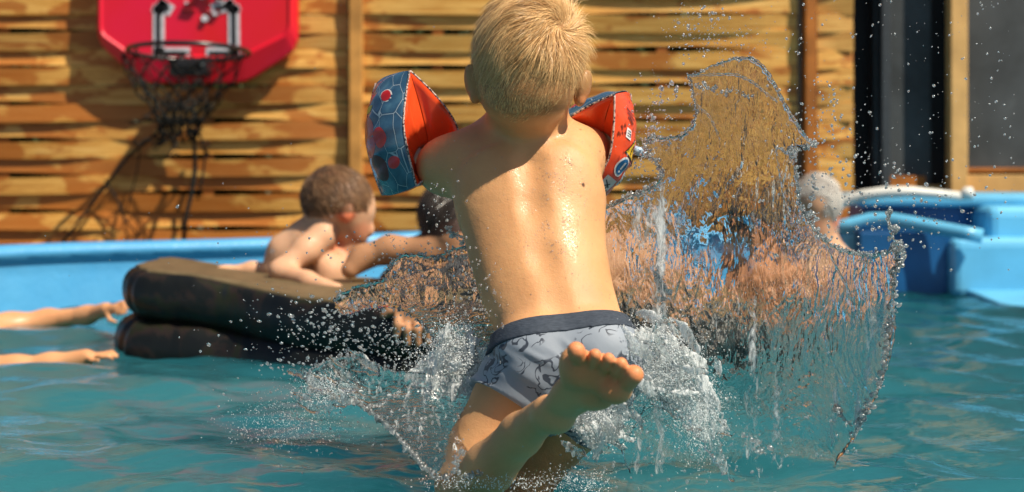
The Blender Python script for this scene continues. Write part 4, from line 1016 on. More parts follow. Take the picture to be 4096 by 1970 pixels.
# ================================================================== dark-haired bather seen through the splash
G_ = Body(); d = 4.5; s = lambda r: r*d/F; k_ = lambda x, y, dd=0: P(x, y, d+dd)
GH = k_(3010, 880)
G_.ell(GH, (s(104), s(118), s(125)), 0.02); G_.ell(k_(3010, 965, -.01), (s(70), s(85), s(62)), 0.03); G_.ell(k_(3000, 925, -0.10), (s(16), s(24), s(20)), 0.01)
G_.chain([k_(3015, 980), k_(3020, 1060)], [s(56), s(70)], 0.03)
G_.cone(k_(2925, 1110), k_(3110, 1110), s(60), s(60), 0.04); G_.cone(k_(3015, 1120), k_(3015, 1330), s(120), s(100), 0.05, 0.7, (0, 1, 0))
G_.chain([k_(2900, 1110), k_(2860, 1200, -.05), k_(2880, 1280, -.2)], [s(52), s(42), s(32)], 0.03); G_.chain([k_(3130, 1110), k_(3200, 1200, -.05), k_(3230, 1280, -.15)], [s(52), s(42), s(32)], 0.03)
for sx in (-1, 1): G_.ell(k_(3010+sx*102, 905), (s(12), s(20), s(26)), 0.008); G_.ell(k_(3005+sx*38, 905, -.085), (s(18), s(14), s(10)), 0.006, sub=True)
gt = lambda v: np.where(((np.linalg.norm(v-np.array(GH), axis=1) < 0.112) & (v[:, 2] > np.array(k_(0, 885))[2]))[:, None], np.array((0.12, 0.09, 0.08)), np.array((1.05, 0.9, 0.8)))
gp = link('person', G_.mesh('person', 0.006, 0, gt), m_skin3); tag(gp, 'dark-haired bather standing in the water, blurred behind the tall splash', 'person')
head_hair(gp, GH, 0.118, m_haird, lambda px, py, rl: (py < 880) | (rl[:, 1] > 0.03), lambda p: np.array([[-0.2, -0.3, -0.9]])+0*p, 5000, 0.03, 6, 0.1, 0.0016)

# ================================================================== grey-haired man by the far rim
O = Body(); d = 5.15; s = lambda r: r*d/F; k_ = lambda x, y, dd=0: P(x, y, d+dd)
OH = k_(3262, 812)
O.ell(OH, (s(98), s(108), s(118)), 0.02); O.ell(k_(3250, 905), (s(74), s(88), s(80)), 0.03); O.ell(k_(3166, 885), (s(20), s(16), s(18)), 0.01)
O.ell(k_(3222, 960), (s(44), s(46), s(30)), 0.02); O.ell(k_(3340, 872, -0.02), (s(17), s(24), s(34)), 0.006)
O.ell(k_(3186, 855, -.03), (s(14), s(22), s(10)), 0.006, sub=True)
O.chain([k_(3285, 930), k_(3285, 1010)], [s(62), s(72)], 0.03); O.cone(k_(3190, 1075), k_(3400, 1080), s(62), s(58), 0.04); O.cone(k_(3295, 1080), k_(3295, 1300), s(120), s(110), 0.05, .7, (0, 1, 0))
O.chain([k_(3420, 1078), k_(3450, 1130, -.05), k_(3430, 1200, -.12)], [s(52), s(42), s(34)], 0.03); O.chain([k_(3175, 1080), k_(3120, 1150), k_(3110, 1220)], [s(50), s(40), s(32)], 0.03)
ot = lambda v: blob_tint(v, [(k_(3335, 880, -.03), 0.05, (1.1, 0.62, 0.5)), (k_(3225, 900, -.05), 0.09, (1.05, 0.8, 0.75))])
op = link('person', O.mesh('person', 0.006, 0, ot), m_skin2); tag(op, 'white-haired man at the far side of the pool, half behind the splash', 'person')
m_hairw = hair_mat('hair_white', (0.45, 0.42, 0.38), (0.82, 0.78, 0.72), 0.5)
head_hair(op, OH, 0.125, m_hairw, lambda px, py, rl: ((py < 775-(3262-px)*0.1) | (px > 3290)) & ~((py > 840) & (px < 3325)), lambda p: np.array([[0.5, -0.1, -0.7]])+0*p, 7000, 0.030, 7, 0.18, 0.0016)

# ================================================================== swimmer at the left edge, only the arms in view
L_ = Body()
L_.chain([P(-420, 1330, 3.75), P(-330, 1330, 3.9), P(-110, 1330, 4.15), P(40, 1312, 4.25), P(190, 1282, 4.28), P(350, 1262, 4.25), P(425, 1240, 4.20)], [0.10, 0.075, 0.050, 0.042, 0.030, 0.024, 0.022], 0.03)
L_.chain([P(-420, 1330, 3.75), P(-300, 1480, 3.62), P(-60, 1500, 3.55), P(60, 1486, 3.55), P(200, 1462, 3.55), P(345, 1432, 3.54)], [0.10, 0.07, 0.045, 0.036, 0.026, 0.022], 0.03)
L_.cone(P(-420, 1330, 3.8), P(-800, 1420, 3.9), 0.13, 0.11, 0.05); L_.ell(P(-420, 1120, 3.85), (0.075, 0.09, 0.11), 0.02); L_.cone(P(-420, 1200, 3.82), P(-430, 1290, 3.8), 0.05, 0.06, 0.03)
L_.ell(P(-372, 1120, 3.84), (0.018, 0.015, 0.015), 0.01)
small_hand(L_, P(425, 1240, 4.18), (1, -0.25, 0.15), (0.15, 0.2, 0.9), (0.1, -1, 0), 0.7)
small_hand(L_, P(352, 1428, 3.54), (1, 0.05, 0.12), (0.1, 1, 0.2), (0, 0, 1), 0.7)
lp = link('person', L_.mesh('person', 0.0055, 0, white), m_skin3); tag(lp, 'swimmer at the left edge, bare arms stretched out to hold the raft', 'person')
lp.data.materials[0] = skin_mat('skin_orange_tan', (0.62, 0.31, 0.15), 0.4, 0.5)
head_hair(lp, P(-420, 1120, 3.85), 0.12, m_hairk, lambda px, py, rl: (rl[:, 2] > 0.0) & (rl[:, 0] < 0.05), lambda p: np.array([[-0.4, 0, -0.7]])+0*p, 3000, 0.03, 8)
# ================================================================== splash
def water_mat(name, foam_bias=0.0, bs=1.0, glassy=0.72):
    m = bpy.data.materials.new(name); m.use_nodes = True; t = m.node_tree
    t.nodes.remove(t.nodes['Principled BSDF']); out = t.nodes['Material Output']
    v = coords(t); vs = coords(t, (1.8, 6, 0.6))
    fine = noise(t, vs, 105*bs, 2, 0.5, 0.5); mid = noise(t, coords(t, (1.6, 6, 0.6)), 34*bs, 2, 0.5, 0.8)
    mk = ramp(t, noise(t, v, 7, 2), [(0.35, (0.15,)*3), (0.62, (1,)*3)]); mid = math_(t, 'MULTIPLY', mid, mk.outputs[0]); fine = math_(t, 'MULTIPLY', fine, mk.outputs[0])
    b0 = bump(t, mid, 1.0, 0.0055); bn = bump(t, fine, 1.0, 0.0011, None, b0)
    gl = nd(t, 'BsdfGlass'); gl.inputs['IOR'].default_value = 1.333; gl.inputs['Roughness'].default_value = 0.0; gl.inputs['Color'].default_value = (0.97, 0.99, 0.985, 1); t.links.new(bn, gl.inputs['Normal'])
    tr = nd(t, 'BsdfTransparent'); tr.inputs['Color'].default_value = (0.97, 0.985, 0.98, 1)
    pn = ramp(t, noise(t, v, 16, 3, 0.6), [(0.30, (glassy,)*3), (0.55, (1.0,)*3)])
    m1 = nd(t, 'MixShader'); t.links.new(pn.outputs[0], m1.inputs[0]); t.links.new(tr.outputs[0], m1.inputs[1]); t.links.new(gl.outputs[0], m1.inputs[2])
    gs = nd(t, 'BsdfGlossy'); gs.inputs['Roughness'].default_value = 0.09; t.links.new(bn, gs.inputs['Normal'])
    fr = nd(t, 'Fresnel'); fr.inputs['IOR'].default_value = 1.333; t.links.new(bn, fr.inputs['Normal'])
    m2 = nd(t, 'MixShader'); t.links.new(math_(t, 'MULTIPLY', fr.outputs[0], 0.6), m2.inputs[0]); t.links.new(m1.outputs[0], m2.inputs[1]); t.links.new(gs.outputs[0], m2.inputs[2])
    df = nd(t, 'BsdfDiffuse'); df.inputs['Color'].default_value = (0.93, 0.96, 0.97, 1); t.links.new(bn, df.inputs['Normal'])
    tl_ = nd(t, 'BsdfTranslucent'); tl_.inputs['Color'].default_value = (0.90, 0.95, 0.96, 1)
    m3 = nd(t, 'MixShader'); m3.inputs[0].default_value = 0.45; t.links.new(df.outputs[0], m3.inputs[1]); t.links.new(tl_.outputs[0], m3.inputs[2])
    at = nd(t, 'Attribute', attribute_name='foam'); st = noise(t, coords(t, (1.5, 1, 0.5), (0, R(25), 0)), 60, 5, 0.75, 1.2)
    fo = math_(t, 'ADD', math_(t, 'MULTIPLY', math_(t, 'SUBTRACT', st, 0.54), 3.6), at.outputs['Fac'])
    fo = ramp(t, math_(t, 'ADD', fo, foam_bias), [(0.28, (0, 0, 0)), (0.85, (0.95,)*3)])
    m4 = nd(t, 'MixShader'); t.links.new(fo.outputs[0], m4.inputs[0]); t.links.new(m2.outputs[0], m4.inputs[1]); t.links.new(m3.outputs[0], m4.inputs[2])
    t.links.new(m4.outputs[0], out.inputs['Surface']); return m
m_splash = water_mat('splash_water'); m_clear = water_mat('splash_water_clear', -0.2, 0.6, 0.6)
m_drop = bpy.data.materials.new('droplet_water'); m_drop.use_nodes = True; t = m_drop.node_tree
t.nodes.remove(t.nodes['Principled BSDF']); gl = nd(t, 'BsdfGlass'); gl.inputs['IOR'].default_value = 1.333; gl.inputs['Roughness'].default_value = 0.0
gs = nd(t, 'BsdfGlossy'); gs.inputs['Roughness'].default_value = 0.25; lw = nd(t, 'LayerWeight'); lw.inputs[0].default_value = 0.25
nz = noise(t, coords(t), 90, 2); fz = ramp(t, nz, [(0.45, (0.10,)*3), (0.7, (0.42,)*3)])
mx = nd(t, 'MixShader'); t.links.new(fz.outputs[0], mx.inputs[0]); t.links.new(gl.outputs[0], mx.inputs[1]); t.links.new(gs.outputs[0], mx.inputs[2]); tw = nd(t, 'BsdfTranslucent'); tw.inputs['Color'].default_value = (0.9, 0.95, 0.96, 1); m5 = nd(t, 'MixShader'); m5.inputs[0].default_value = 0.30; t.links.new(mx.outputs[0], m5.inputs[1]); t.links.new(tw.outputs[0], m5.inputs[2]); t.links.new(m5.outputs[0], t.nodes['Material Output'].inputs['Surface'])  # white translucency mixed in, standing for sunlight caught by the drops
m_foam = bpy.data.materials.new('foam_water'); m_foam.use_nodes = True; t = m_foam.node_tree; pb = t.nodes['Principled BSDF']
fz = ramp(t, noise(t, coords(t), 120, 3), [(0.3, (0.75, 0.83, 0.85)), (0.7, (0.95, 0.97, 0.98))]); t.links.new(fz.outputs[0], pb.inputs['Base Color'])
pb.inputs['Roughness'].default_value = 0.15; pb.inputs['Transmission Weight'].default_value = 0.15; pb.inputs['IOR'].default_value = 1.333

def icos(sub):
    bm = bmesh.new(); bmesh.ops.create_icosphere(bm, subdivisions=sub, radius=1.0)
    v = np.array([x.co[:] for x in bm.verts]); f = np.array([[y.index for y in x.verts] for x in bm.faces]); bm.free(); return v, f
ICO = {1: icos(1), 2: icos(2)}
class Drops:
    def __init__(s): s.V = []; s.Fc = []; s.n = 0
    def add(s, p, r, stretch=1.0, d=(0, 0, 1), wob=0.18, sub=1):
        v0, f0 = ICO[sub]; N = len(p); d = np.broadcast_to(np.asarray(d, float), (N, 3)); d = d/np.linalg.norm(d, axis=1, keepdims=True)
        r = np.broadcast_to(r, (N,)); st = np.broadcast_to(stretch, (N,))
        vv = np.repeat(v0[None], N, 0)*(1+wob*RNG.normal(size=(N, len(v0), 1)))
        al = (vv*d[:, None, :]).sum(2, keepdims=True)*d[:, None, :]; vv = vv + al*(st-1)[:, None, None]
        vv = vv*r[:, None, None] + np.asarray(p)[:, None, :]
        s.V.append(vv.reshape(-1, 3)); s.Fc.append((f0[None]+s.n+(np.arange(N)*len(v0))[:, None, None]).reshape(-1, 3)); s.n += N*len(v0)
    def build(s, name, mt, parent=None):
        me = mesh_np(name, np.concatenate(s.V), np.concatenate(s.Fc), 3); return link(name, me, mt, parent)
def resample(poly, step, jit):
    out = []; rg = random.Random(len(poly)*3+int(poly[0][0]))
    for i in range(len(poly)):
        a, b_ = poly[i], poly[(i+1) % len(poly)]; L = math.hypot(b_[0]-a[0], b_[1]-a[1]); n = max(1, int(L/step))
        for k in range(n):
            f = k/n; nx, ny = -(b_[1]-a[1])/max(L, 1), (b_[0]-a[0])/max(L, 1); j = rg.uniform(-jit, jit)
            out.append((a[0]+(b_[0]-a[0])*f+nx*j, a[1]+(b_[1]-a[1])*f+ny*j))
    return out
def inside(pts, poly):
    x, y = pts[:, 0], pts[:, 1]; c = np.zeros(len(pts), bool); n = len(poly)
    for i in range(n):
        x1, y1 = poly[i]; x2, y2 = poly[i-1]
        k = ((y1 > y) != (y2 > y)) & (x < (x2-x1)*(y-y1)/((y2-y1) if y2 != y1 else 1e-9)+x1); c ^= k
    return c
def sheet(name, poly, depth, label, th=0.004, amp=0.004, step=15, jit=5, foam=0.0, mt=None, nscale=(26, 12), holes=()):
    """a thin, uneven curtain of water: two rippled skins joined at a ragged edge"""
    bd = resample(poly, step*0.9, jit); A = np.array(bd); lo, hi = A.min(0), A.max(0); rg = np.random.default_rng(len(bd))
    gx, gy = np.meshgrid(np.arange(lo[0], hi[0], step), np.arange(lo[1], hi[1], step)); pts = np.stack([gx.ravel(), gy.ravel()], 1); pts += rg.uniform(-0.35, 0.35, pts.shape)*step
    pts = pts[inside(pts, bd)]
    dmin = np.full(len(pts), 1e9)
    for i in range(0, len(bd)): dmin = np.minimum(dmin, np.hypot(pts[:, 0]-A[i, 0], pts[:, 1]-A[i, 1]))
    k = dmin > step*0.55; pts = pts[k]; dmin = dmin[k]
    for h in holes:
        hk = inside(pts, h); pts = pts[~hk]; dmin = dmin[~hk]
    allp = [Vector((float(x), float(y))) for x, y in bd] + [Vector((float(x), float(y))) for x, y in pts]
    nb = len(bd); ed = [(i, (i+1) % nb) for i in range(nb)]
    r = geometry.delaunay_2d_cdt(allp, ed, [list(range(nb))], 1, 0.01)
    V2 = np.array([v[:] for v in r[0]]); Tf = np.array([f for f in r[2] if len(f) == 3])
    if holes:
        cen = V2[Tf].mean(1); kk = np.ones(len(Tf), bool)
        for h in holes: kk &= ~inside(cen, h)
        Tf = Tf[kk]
    dm = np.full(len(V2), 1e9)
    for i in range(nb): dm = np.minimum(dm, np.hypot(V2[:, 0]-A[i, 0], V2[:, 1]-A[i, 1]))
    D = np.array([depth(x, y) for x, y in V2])
    W3 = np.stack([(V2[:, 0]-2048)*D/F, D, EYE-(V2[:, 1]-HZ)*D/F], 1)
    q = np.stack([W3[:, 0]*nscale[0], W3[:, 1]*6, W3[:, 2]*nscale[1]], 1)
    base = amp*2.2*fbm(q*0.35+9, 2)
    n1 = fbm(q, 3)*amp+0.35*amp*fbm(q*3.1, 2); n2 = fbm(q+40, 3)*amp+0.35*amp*fbm(q*3.1+40, 2)
    e = smooth(0, 40, dm); lip = np.exp(-((dm-8)/12)**2)
    t1 = (th*0.5*(0.35+0.65*e)+0.0012*lip)
    Fv = W3.copy(); Bv = W3.copy(); Fv[:, 1] += base - t1 + n1*e*0.5; Bv[:, 1] += base + t1 + n2*e*0.5
    bad = (Bv[:, 1]-Fv[:, 1]) < 0.0008; Bv[bad, 1] = Fv[bad, 1]+0.0008
    N = len(V2); cnt = {}
    for f in Tf:
        for a, b_ in ((f[0], f[1]), (f[1], f[2]), (f[2], f[0])): cnt[(a, b_)] = 1
    side = [(a, b_) for (a, b_) in cnt if (b_, a) not in cnt]
    a0, b0, c0 = V2[Tf[0][0]], V2[Tf[0][1]], V2[Tf[0][2]]
    faces = [tuple(f) for f in Tf] + [tuple(x+N for x in f[::-1]) for f in Tf] + [(b_, a, a+N) for a, b_ in side] + [(b_, a+N, b_+N) for a, b_ in side]
    me = bpy.data.meshes.new(name); me.from_pydata(np.concatenate([Fv, Bv]).tolist(), [], [tuple(int(x) for x in f) for f in faces]); me.update()
    bm = bmesh.new(); bm.from_mesh(me); bmesh.ops.recalc_face_normals(bm, faces=bm.faces[:]); bm.to_mesh(me); bm.free()
    fo = np.array([foam(x, y) if callable(foam) else foam for x, y in V2])
    at = me.attributes.new('foam', 'FLOAT', 'POINT'); at.data.foreach_set('value', np.concatenate([fo, fo]).astype(np.float32))
    if label is None: return me
    o = link(name, me, mt or m_splash)
    tag(o, label, 'water splash'); return o
def edge_beads(drops, path, depth, n, r0, r1, spread=6, seed=0):
    """beads and short ligaments along a torn rim"""
    rg = np.random.default_rng(seed); path = np.array(path, float); seg = np.hypot(*(path[1:]-path[:-1]).T); cum = np.r_[0, np.cumsum(seg)]
    u = np.sort(rg.random(n))*cum[-1]; x = np.interp(u, cum, path[:, 0])+rg.normal(size=n)*spread; y = np.interp(u, cum, path[:, 1])+rg.normal(size=n)*spread
    D = np.array([depth(a, b_) for a, b_ in zip(x, y)])+rg.normal(size=n)*0.004
    p = np.stack([(x-2048)*D/F, D, EYE-(y-HZ)*D/F], 1); dr = rg.normal(size=(n, 3)); r = (r0+(r1-r0)*rg.random(n)**2.2)*D/F
    drops.add(p, r, 1+0.9*rg.random(n), dr, 0.10, 2 if r1 > 9 else 1)
def spray(drops, cx, cy, sx, sy, n, r0, r1, D, dD=0.08, d=None, stretch=(1, 1.6), seed=0, box=False, sub=1):
    rg = np.random.default_rng(seed+int(cx)*7+int(cy)); 
    x = cx+(rg.uniform(-1.7, 1.7, n) if box else rg.normal(size=n))*sx; y = cy+(rg.uniform(-1.7, 1.7, n) if box else rg.normal(size=n))*sy
    DD = D+rg.normal(size=n)*dD; p = np.stack([(x-2048)*DD/F, DD, EYE-(y-HZ)*DD/F], 1); k = p[:, 2] > 0.01; p = p[k]
    r = ((r0+(r1-r0)*rg.random(n)**3.0)*D/F)[k]; m = len(p)
    dr = rg.normal(size=(m, 3))*0.5 + (np.zeros(3) if d is None else np.asarray(d, float)*1.5)
    drops.add(p, r, rg.uniform(stretch[0], stretch[1], m), dr, 0.14, sub)

# --- the tall curtain on the right
dR = lambda x, y: 2.20 - 0.07*float(smooth(2400, 3600, x)) + 0.025*math.sin(x/230.0) + 0.03*float(smooth(1400, 1900, y))
polyR = [(2300,905),(2390,842),(2470,806),(2560,772),(2622,738),(2650,700),(2628,655),(2585,620),(2578,580),(2598,545),(2660,556),(2722,545),(2770,505),(2786,450),(2768,390),(2762,335),(2748,300),(2790,292),(2850,262),(2930,235),(3000,232),(3050,268),(3100,345),(3150,440),(3195,505),(3232,560),(3270,570),(3262,580),(3180,588),(3150,600),(3178,650),(3188,720),(3196,800),(3222,865),(3275,938),(3335,985),(3400,1008),(3480,1018),(3555,1004),(3600,960),(3612,990),(3585,1030),(3600,1062),(3572,1090),(3580,1150),(3560,1210),(3582,1290),(3562,1400),(3544,1490),(3515,1570),(3470,1660),(3430,1740),(3360,1830),(3290,1960),(3200,1978),(3040,1980),(2860,1978),(2560,1985),(2480,1800),(2620,1560),(2480,1440),(2300,1340)]
def foam_glintR(x, y):
    f = 0.52*math.exp(-((x-2630)/75)**2-((y-900)/120)**2) + 0.3*math.exp(-((x-2450)/80)**2-((y-860)/40)**2) + 0.22*math.exp(-((x-2790)/60)**2-((y-330)/60)**2)  # besides foam, the white paints sun glints and bright streaks on the curtain
    f += 0.30*math.exp(-((x-2560)/90)**2-((y-1480)/120)**2) + 0.10*smooth(1250, 1800, y)
    f += 0.85*max(0.0, float(fbm(np.array([[x/34.0, y/420.0, 3.0]]), 2)[0])-0.16)*float(smooth(560, 900, y)) + 0.34*math.exp(-((x-2640)/30)**2)*float(smooth(1000, 1100, y))
    return f*1.5 - 0.14
sheet('water_splash', polyR, dR, 'tall clear curtain of water thrown up to the right of the boy', 0.004, 0.0045, 13, 4, foam_glintR, m_splash, (24, 10))
RG = Drops()
edge_beads(RG, polyR[1:10], dR, 260, 2, 8, 7, 1); edge_beads(RG, polyR[9:17], dR, 120, 2, 6, 4, 2); edge_beads(RG, polyR[16:27], dR, 130, 2, 6, 4, 3)
edge_beads(RG, polyR[25:45], dR, 420, 2.5, 8, 5, 4); edge_beads(RG, [(3612, 990), (3600, 1062), (3572, 1100), (3578, 1200), (3560, 1300), (3540, 1420), (3515, 1540), (3460, 1650), (3400, 1760)], dR, 240, 3, 11, 10, 5)
edge_beads(RG, [(3560, 830), (3552, 870), (3560, 905), (3595, 915), (3570, 935), (3556, 965), (3580, 1000), (3612, 1020)], dR, 60, 4, 10, 3, 6)
edge_beads(RG, [(3255, 700), (3262, 760), (3230, 840), (3262, 880)], dR, 34, 4, 11, 6, 7)
edge_beads(RG, [(2560, 640), (2600, 600), (2610, 520), (2600, 440), (2640, 400)], dR, 70, 3, 9, 12, 8)
edge_beads(RG, [(2640, 360), (2690, 330), (2710, 380)], dR, 16, 4, 9, 4, 9)
edge_beads(RG, [(3085, 595), (3112, 590), (3140, 612), (3200, 600), (3260, 578)], dR, 60, 3, 8, 4, 10)
edge_beads(RG, [(2780, 340), (2830, 350), (2880, 370), (2930, 360), (3000, 390)], dR, 60, 3, 8, 8, 11)
edge_beads(RG, [(3340, 1620), (3370, 1660), (3395, 1690)], dR, 20, 6, 14, 6, 12)
edge_beads(RG, [(2640, 1000), (2630, 1100), (2655, 1180), (2640, 1260), (2660, 1330)], lambda x, y: 2.2, 110, 4, 11, 8, 13)
edge_beads(RG, [(3150, 1770), (3060, 1800), (2960, 1730)], lambda x, y: 2.0, 16, 5, 12, 20, 14)
RIDGE = MB()
def ridge(pts, r, dfn, off=-0.004):
    n = 10*len(pts); P_ = []; rr = []
    for i in range(n+1):
        u = i/n*(len(pts)-1); k = min(int(u), len(pts)-2); f = u-k
        p0 = pts[max(k-1, 0)]; p1 = pts[k]; p2 = pts[k+1]; p3 = pts[min(k+2, len(pts)-1)]
        x, y = [0.5*((2*p1[j])+(-p0[j]+p2[j])*f+(2*p0[j]-5*p1[j]+4*p2[j]-p3[j])*f*f+(-p0[j]+3*p1[j]-3*p2[j]+p3[j])*f**3) for j in (0, 1)]
        d_ = dfn(x, y)+off; P_.append(P(x, y, d_)); rr.append(S(r*(0.55+0.45*math.sin(math.pi*i/n)+0.25*math.sin(i*1.3)), d_))
    RIDGE.tube(P_, rr, 7)
ridge([(2750, 305), (2850, 300), (2940, 300), (3010, 330), (3060, 370), (3110, 410)], 6, dR); ridge([(2930, 236), (3010, 236), (3070, 290), (3130, 400), (3190, 500), (3235, 562)], 7, dR)
ridge([(3105, 590), (3118, 690), (3140, 800), (3165, 880)], 5, dR); ridge([(3150, 600), (3185, 700), (3196, 810), (3225, 868), (3290, 945)], 6, dR)
ridge([(2768, 350), (2790, 420), (2840, 470), (2880, 560)], 5, dR); ridge([(3470, 1020), (3450, 1120), (3470, 1250)], 4, dR); ridge([(3300, 960), (3340, 1060), (3400, 1180), (3420, 1320)], 5, dR)
ridge([(2400, 838), (2480, 802), (2570, 768), (2640, 730), (2650, 690)], 6, dR); ridge([(3595, 1010), (3580, 1100), (3570, 1220), (3575, 1330), (3545, 1480)], 8, dR)
ridge([(2610, 540), (2700, 550), (2770, 500), (2785, 440)], 5, dR); ridge([(3600, 1000), (3575, 960), (3555, 905), (3562, 850)], 5, dR)
rd = RIDGE.build('water_ropes', m_clear, None, True); tag(rd, 'glassy ropes of water edging the tall curtain on the right', 'water splash', None, 'stuff')
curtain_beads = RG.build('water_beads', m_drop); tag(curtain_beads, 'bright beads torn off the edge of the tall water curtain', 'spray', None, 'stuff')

# --- white water at the boy's right hip and under the foot
dH = lambda x, y: 1.98 - 0.04*smooth(1300, 1900, y)
polyH = [(2500,1345),(2560,1310),(2620,1330),(2690,1345),(2740,1400),(2775,1470),(2840,1530),(2880,1610),(2900,1680),(2925,1760),(2880,1740),(2905,1850),(2935,1930),(2880,1890),(2840,1820),(2790,1740),(2740,1720),(2700,1640),(2640,1600),(2580,1580),(2520,1580),(2480,1500),(2520,1440)]
sheet('water_splash', polyH, lambda x, y: 2.02, 'white churned splash at the hip, fanning down to the right of the foot', 0.006, 0.010, 12, 9, lambda x, y: 0.78-0.5*smooth(1520, 1900, y), m_splash, (50, 30))
polyF = [(2270,1660),(2340,1620),(2420,1590),(2500,1600),(2520,1660),(2480,1740),(2420,1790),(2390,1850),(2340,1780),(2290,1720)]
sheet('water_splash', polyF, lambda x, y: 1.94, 'small patch of white foam just below the raised foot', 0.006, 0.010, 12, 9, 0.66, m_splash, (50, 30))
# --- left: low fan of water with a beaded edge
dL = lambda x, y: 2.06 - 0.10*smooth(1500, 1900, y) - 0.03*smooth(1500, 1230, x)
polyL = [(1215,1505),(1260,1470),(1310,1440),(1365,1424),(1420,1428),(1480,1458),(1545,1470),(1600,1486),(1680,1492),(1760,1505),(1840,1500),(1930,1510),(2010,1500),(2030,1600),(1960,1700),(1880,1800),(1860,1905),(1790,1912),(1740,1908),(1690,1862),(1640,1805),(1590,1745),(1535,1690),(1470,1640),(1420,1606),(1350,1590),(1290,1570),(1235,1560)]
sheet('water_splash', polyL, dL, 'low fan of translucent water at the left, ending in a beaded edge', 0.005, 0.006, 13, 5, lambda x, y: 0.26+0.20*math.exp(-((x-1850)/160)**2-((y-1530)/70)**2)-0.25*smooth(1620, 1900, y), m_splash, (36, 12))
LG = Drops()
edge_beads(LG, polyL[16:], dL, 430, 3, 10, 5, 21); edge_beads(LG, polyL[:8], dL, 120, 2, 7, 6, 22); edge_beads(LG, [(1860, 1905), (1900, 1895), (1950, 1890), (2000, 1900)], lambda x, y: 1.9, 60, 4, 10, 6, 23)
edge_beads(LG, [(1820, 1900), (1822, 1840), (1850, 1810), (1870, 1800)], lambda x, y: 1.88, 30, 3, 9, 8, 24)
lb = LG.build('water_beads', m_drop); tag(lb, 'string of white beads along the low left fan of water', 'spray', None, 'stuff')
# --- left: clear arching sheet in front of the adult
dM = lambda x, y: 2.22 - 0.06*smooth(1200, 1450, y)
polyM = [(1330,1200),(1390,1158),(1460,1135),(1530,1122),(1560,1060),(1600,1020),(1660,1015),(1740,1030),(1800,1000),(1860,985),(1930,1040),(1980,1180),(2040,1350),(2010,1450),(1900,1460),(1800,1450),(1752,1405),(1722,1335),(1655,1268),(1565,1228),(1460,1238),(1385,1262),(1345,1240)]
sheet('water_splash', polyM, dM, 'clear arching sheet of water between the raft and the boy', 0.004, 0.005, 13, 6, lambda x, y: -0.12+0.5*smooth(1350, 1460, y), m_splash, (20, 30))
MG = Drops(); edge_beads(MG, polyM[:11], dM, 160, 2, 7, 7, 31); edge_beads(MG, polyM[14:], dM, 150, 2, 7, 6, 32)
edge_beads(MG, [(1790, 905), (1800, 930), (1840, 950), (1860, 990)], dM, 36, 4, 11, 8, 33); edge_beads(MG, [(1900, 1000), (1870, 1020), (1800, 1035), (1740, 1030)], dM, 40, 3, 8, 5, 34)
# --- white lump at the left hip
polyW = [(1640,1500),(1690,1440),(1740,1400),(1755,1345),(1800,1300),(1850,1285),(1900,1325),(1925,1395),(1955,1410),(1985,1385),(1990,1450),(2010,1510),(1960,1560),(1880,1590),(1800,1570),(1720,1550),(1650,1540)]
sheet('water_splash', polyW, lambda x, y: 2.12, 'white peak of churned water at the left hip of the boy', 0.008, 0.012, 11, 12, lambda x, y: 0.45+0.4*smooth(1330, 1500, y), m_splash, (60, 34))
def petals(label, n, cx, cy, sx, sy, D, ang, fo, size, seed):
    """many torn scraps of water flying out from the hips"""
    rg = random.Random(seed); bm = bmesh.new()
    for i in range(n):
        x = rg.gauss(cx, sx); y = rg.gauss(cy, sy); a = math.radians(ang+rg.gauss(0, 22)); L_ = size*rg.uniform(0.5, 1.5); W_ = L_*rg.uniform(0.18, 0.42); pl = []
        for k in range(18):
            t_ = 2*math.pi*k/18; u = math.cos(t_)*L_*rg.uniform(0.75, 1.2); v_ = math.sin(t_)*W_*rg.uniform(0.55, 1.3)
            pl.append((x+u*math.cos(a)-v_*math.sin(a), y-u*math.sin(a)-v_*math.cos(a)))
        try: me = sheet('scrap', pl, lambda xx, yy, d0=D+rg.gauss(0, 0.025), t0=rg.uniform(-4e-4, 4e-4), x0=x: d0+(xx-x0)*t0, None, 0.005, 0.006, 11, 3, fo+rg.uniform(-0.25, 0.3), m_splash, (60, 40))
        except Exception: continue
        k0 = len(bm.verts); bm.from_mesh(me); bpy.data.meshes.remove(me)
    me = bpy.data.meshes.new('water_scraps'); bm.to_mesh(me); bm.free(); o = link('water_scraps', me, m_splash); tag(o, label, 'water splash', None, 'stuff')
petals('torn scraps of white water beside the right hip and foot', 46, 2660, 1500, 85, 95, 1.99, -50, 0.58, 60, 5)
petals('torn scraps of white water peaking at the left hip', 46, 1830, 1460, 85, 65, 2.10, 55, 0.62, 55, 6)
petals('small torn scraps of white water under the raised foot', 16, 2400, 1690, 60, 60, 1.93, -60, 0.6, 50, 7)
petals('torn scraps of water trailing along the left fan', 18, 1330, 1520, 90, 40, 2.03, 150, 0.2, 50, 8)
FM = Drops()
spray(FM, 1850, 1480, 90, 50, 9724, 0.54, 2.46, 2.10, 0.02, (-0.7, 0, 0.6), (1, 2.6), 41); spray(FM, 1820, 1380, 55, 55, 2618, 0.68, 2.68, 2.10, 0.02, (-0.3, 0, 1), (1, 2.4), 42)
spray(FM, 2650, 1480, 80, 80, 9724, 0.54, 2.46, 1.99, 0.02, (0.6, 0, -0.6), (1, 2.6), 43); spray(FM, 2790, 1660, 60, 90, 3366, 0.54, 2.23, 1.99, 0.02, (0.4, 0, -0.9), (1, 2.6), 44)
spray(FM, 2400, 1690, 55, 45, 3740, 0.54, 2.68, 1.94, 0.02, (0.2, 0, -0.6), (1, 2.2), 45); spray(FM, 2600, 1370, 60, 35, 2992, 0.54, 2.68, 2.03, 0.02, (0.4, 0, .6), (1, 2.2), 46)
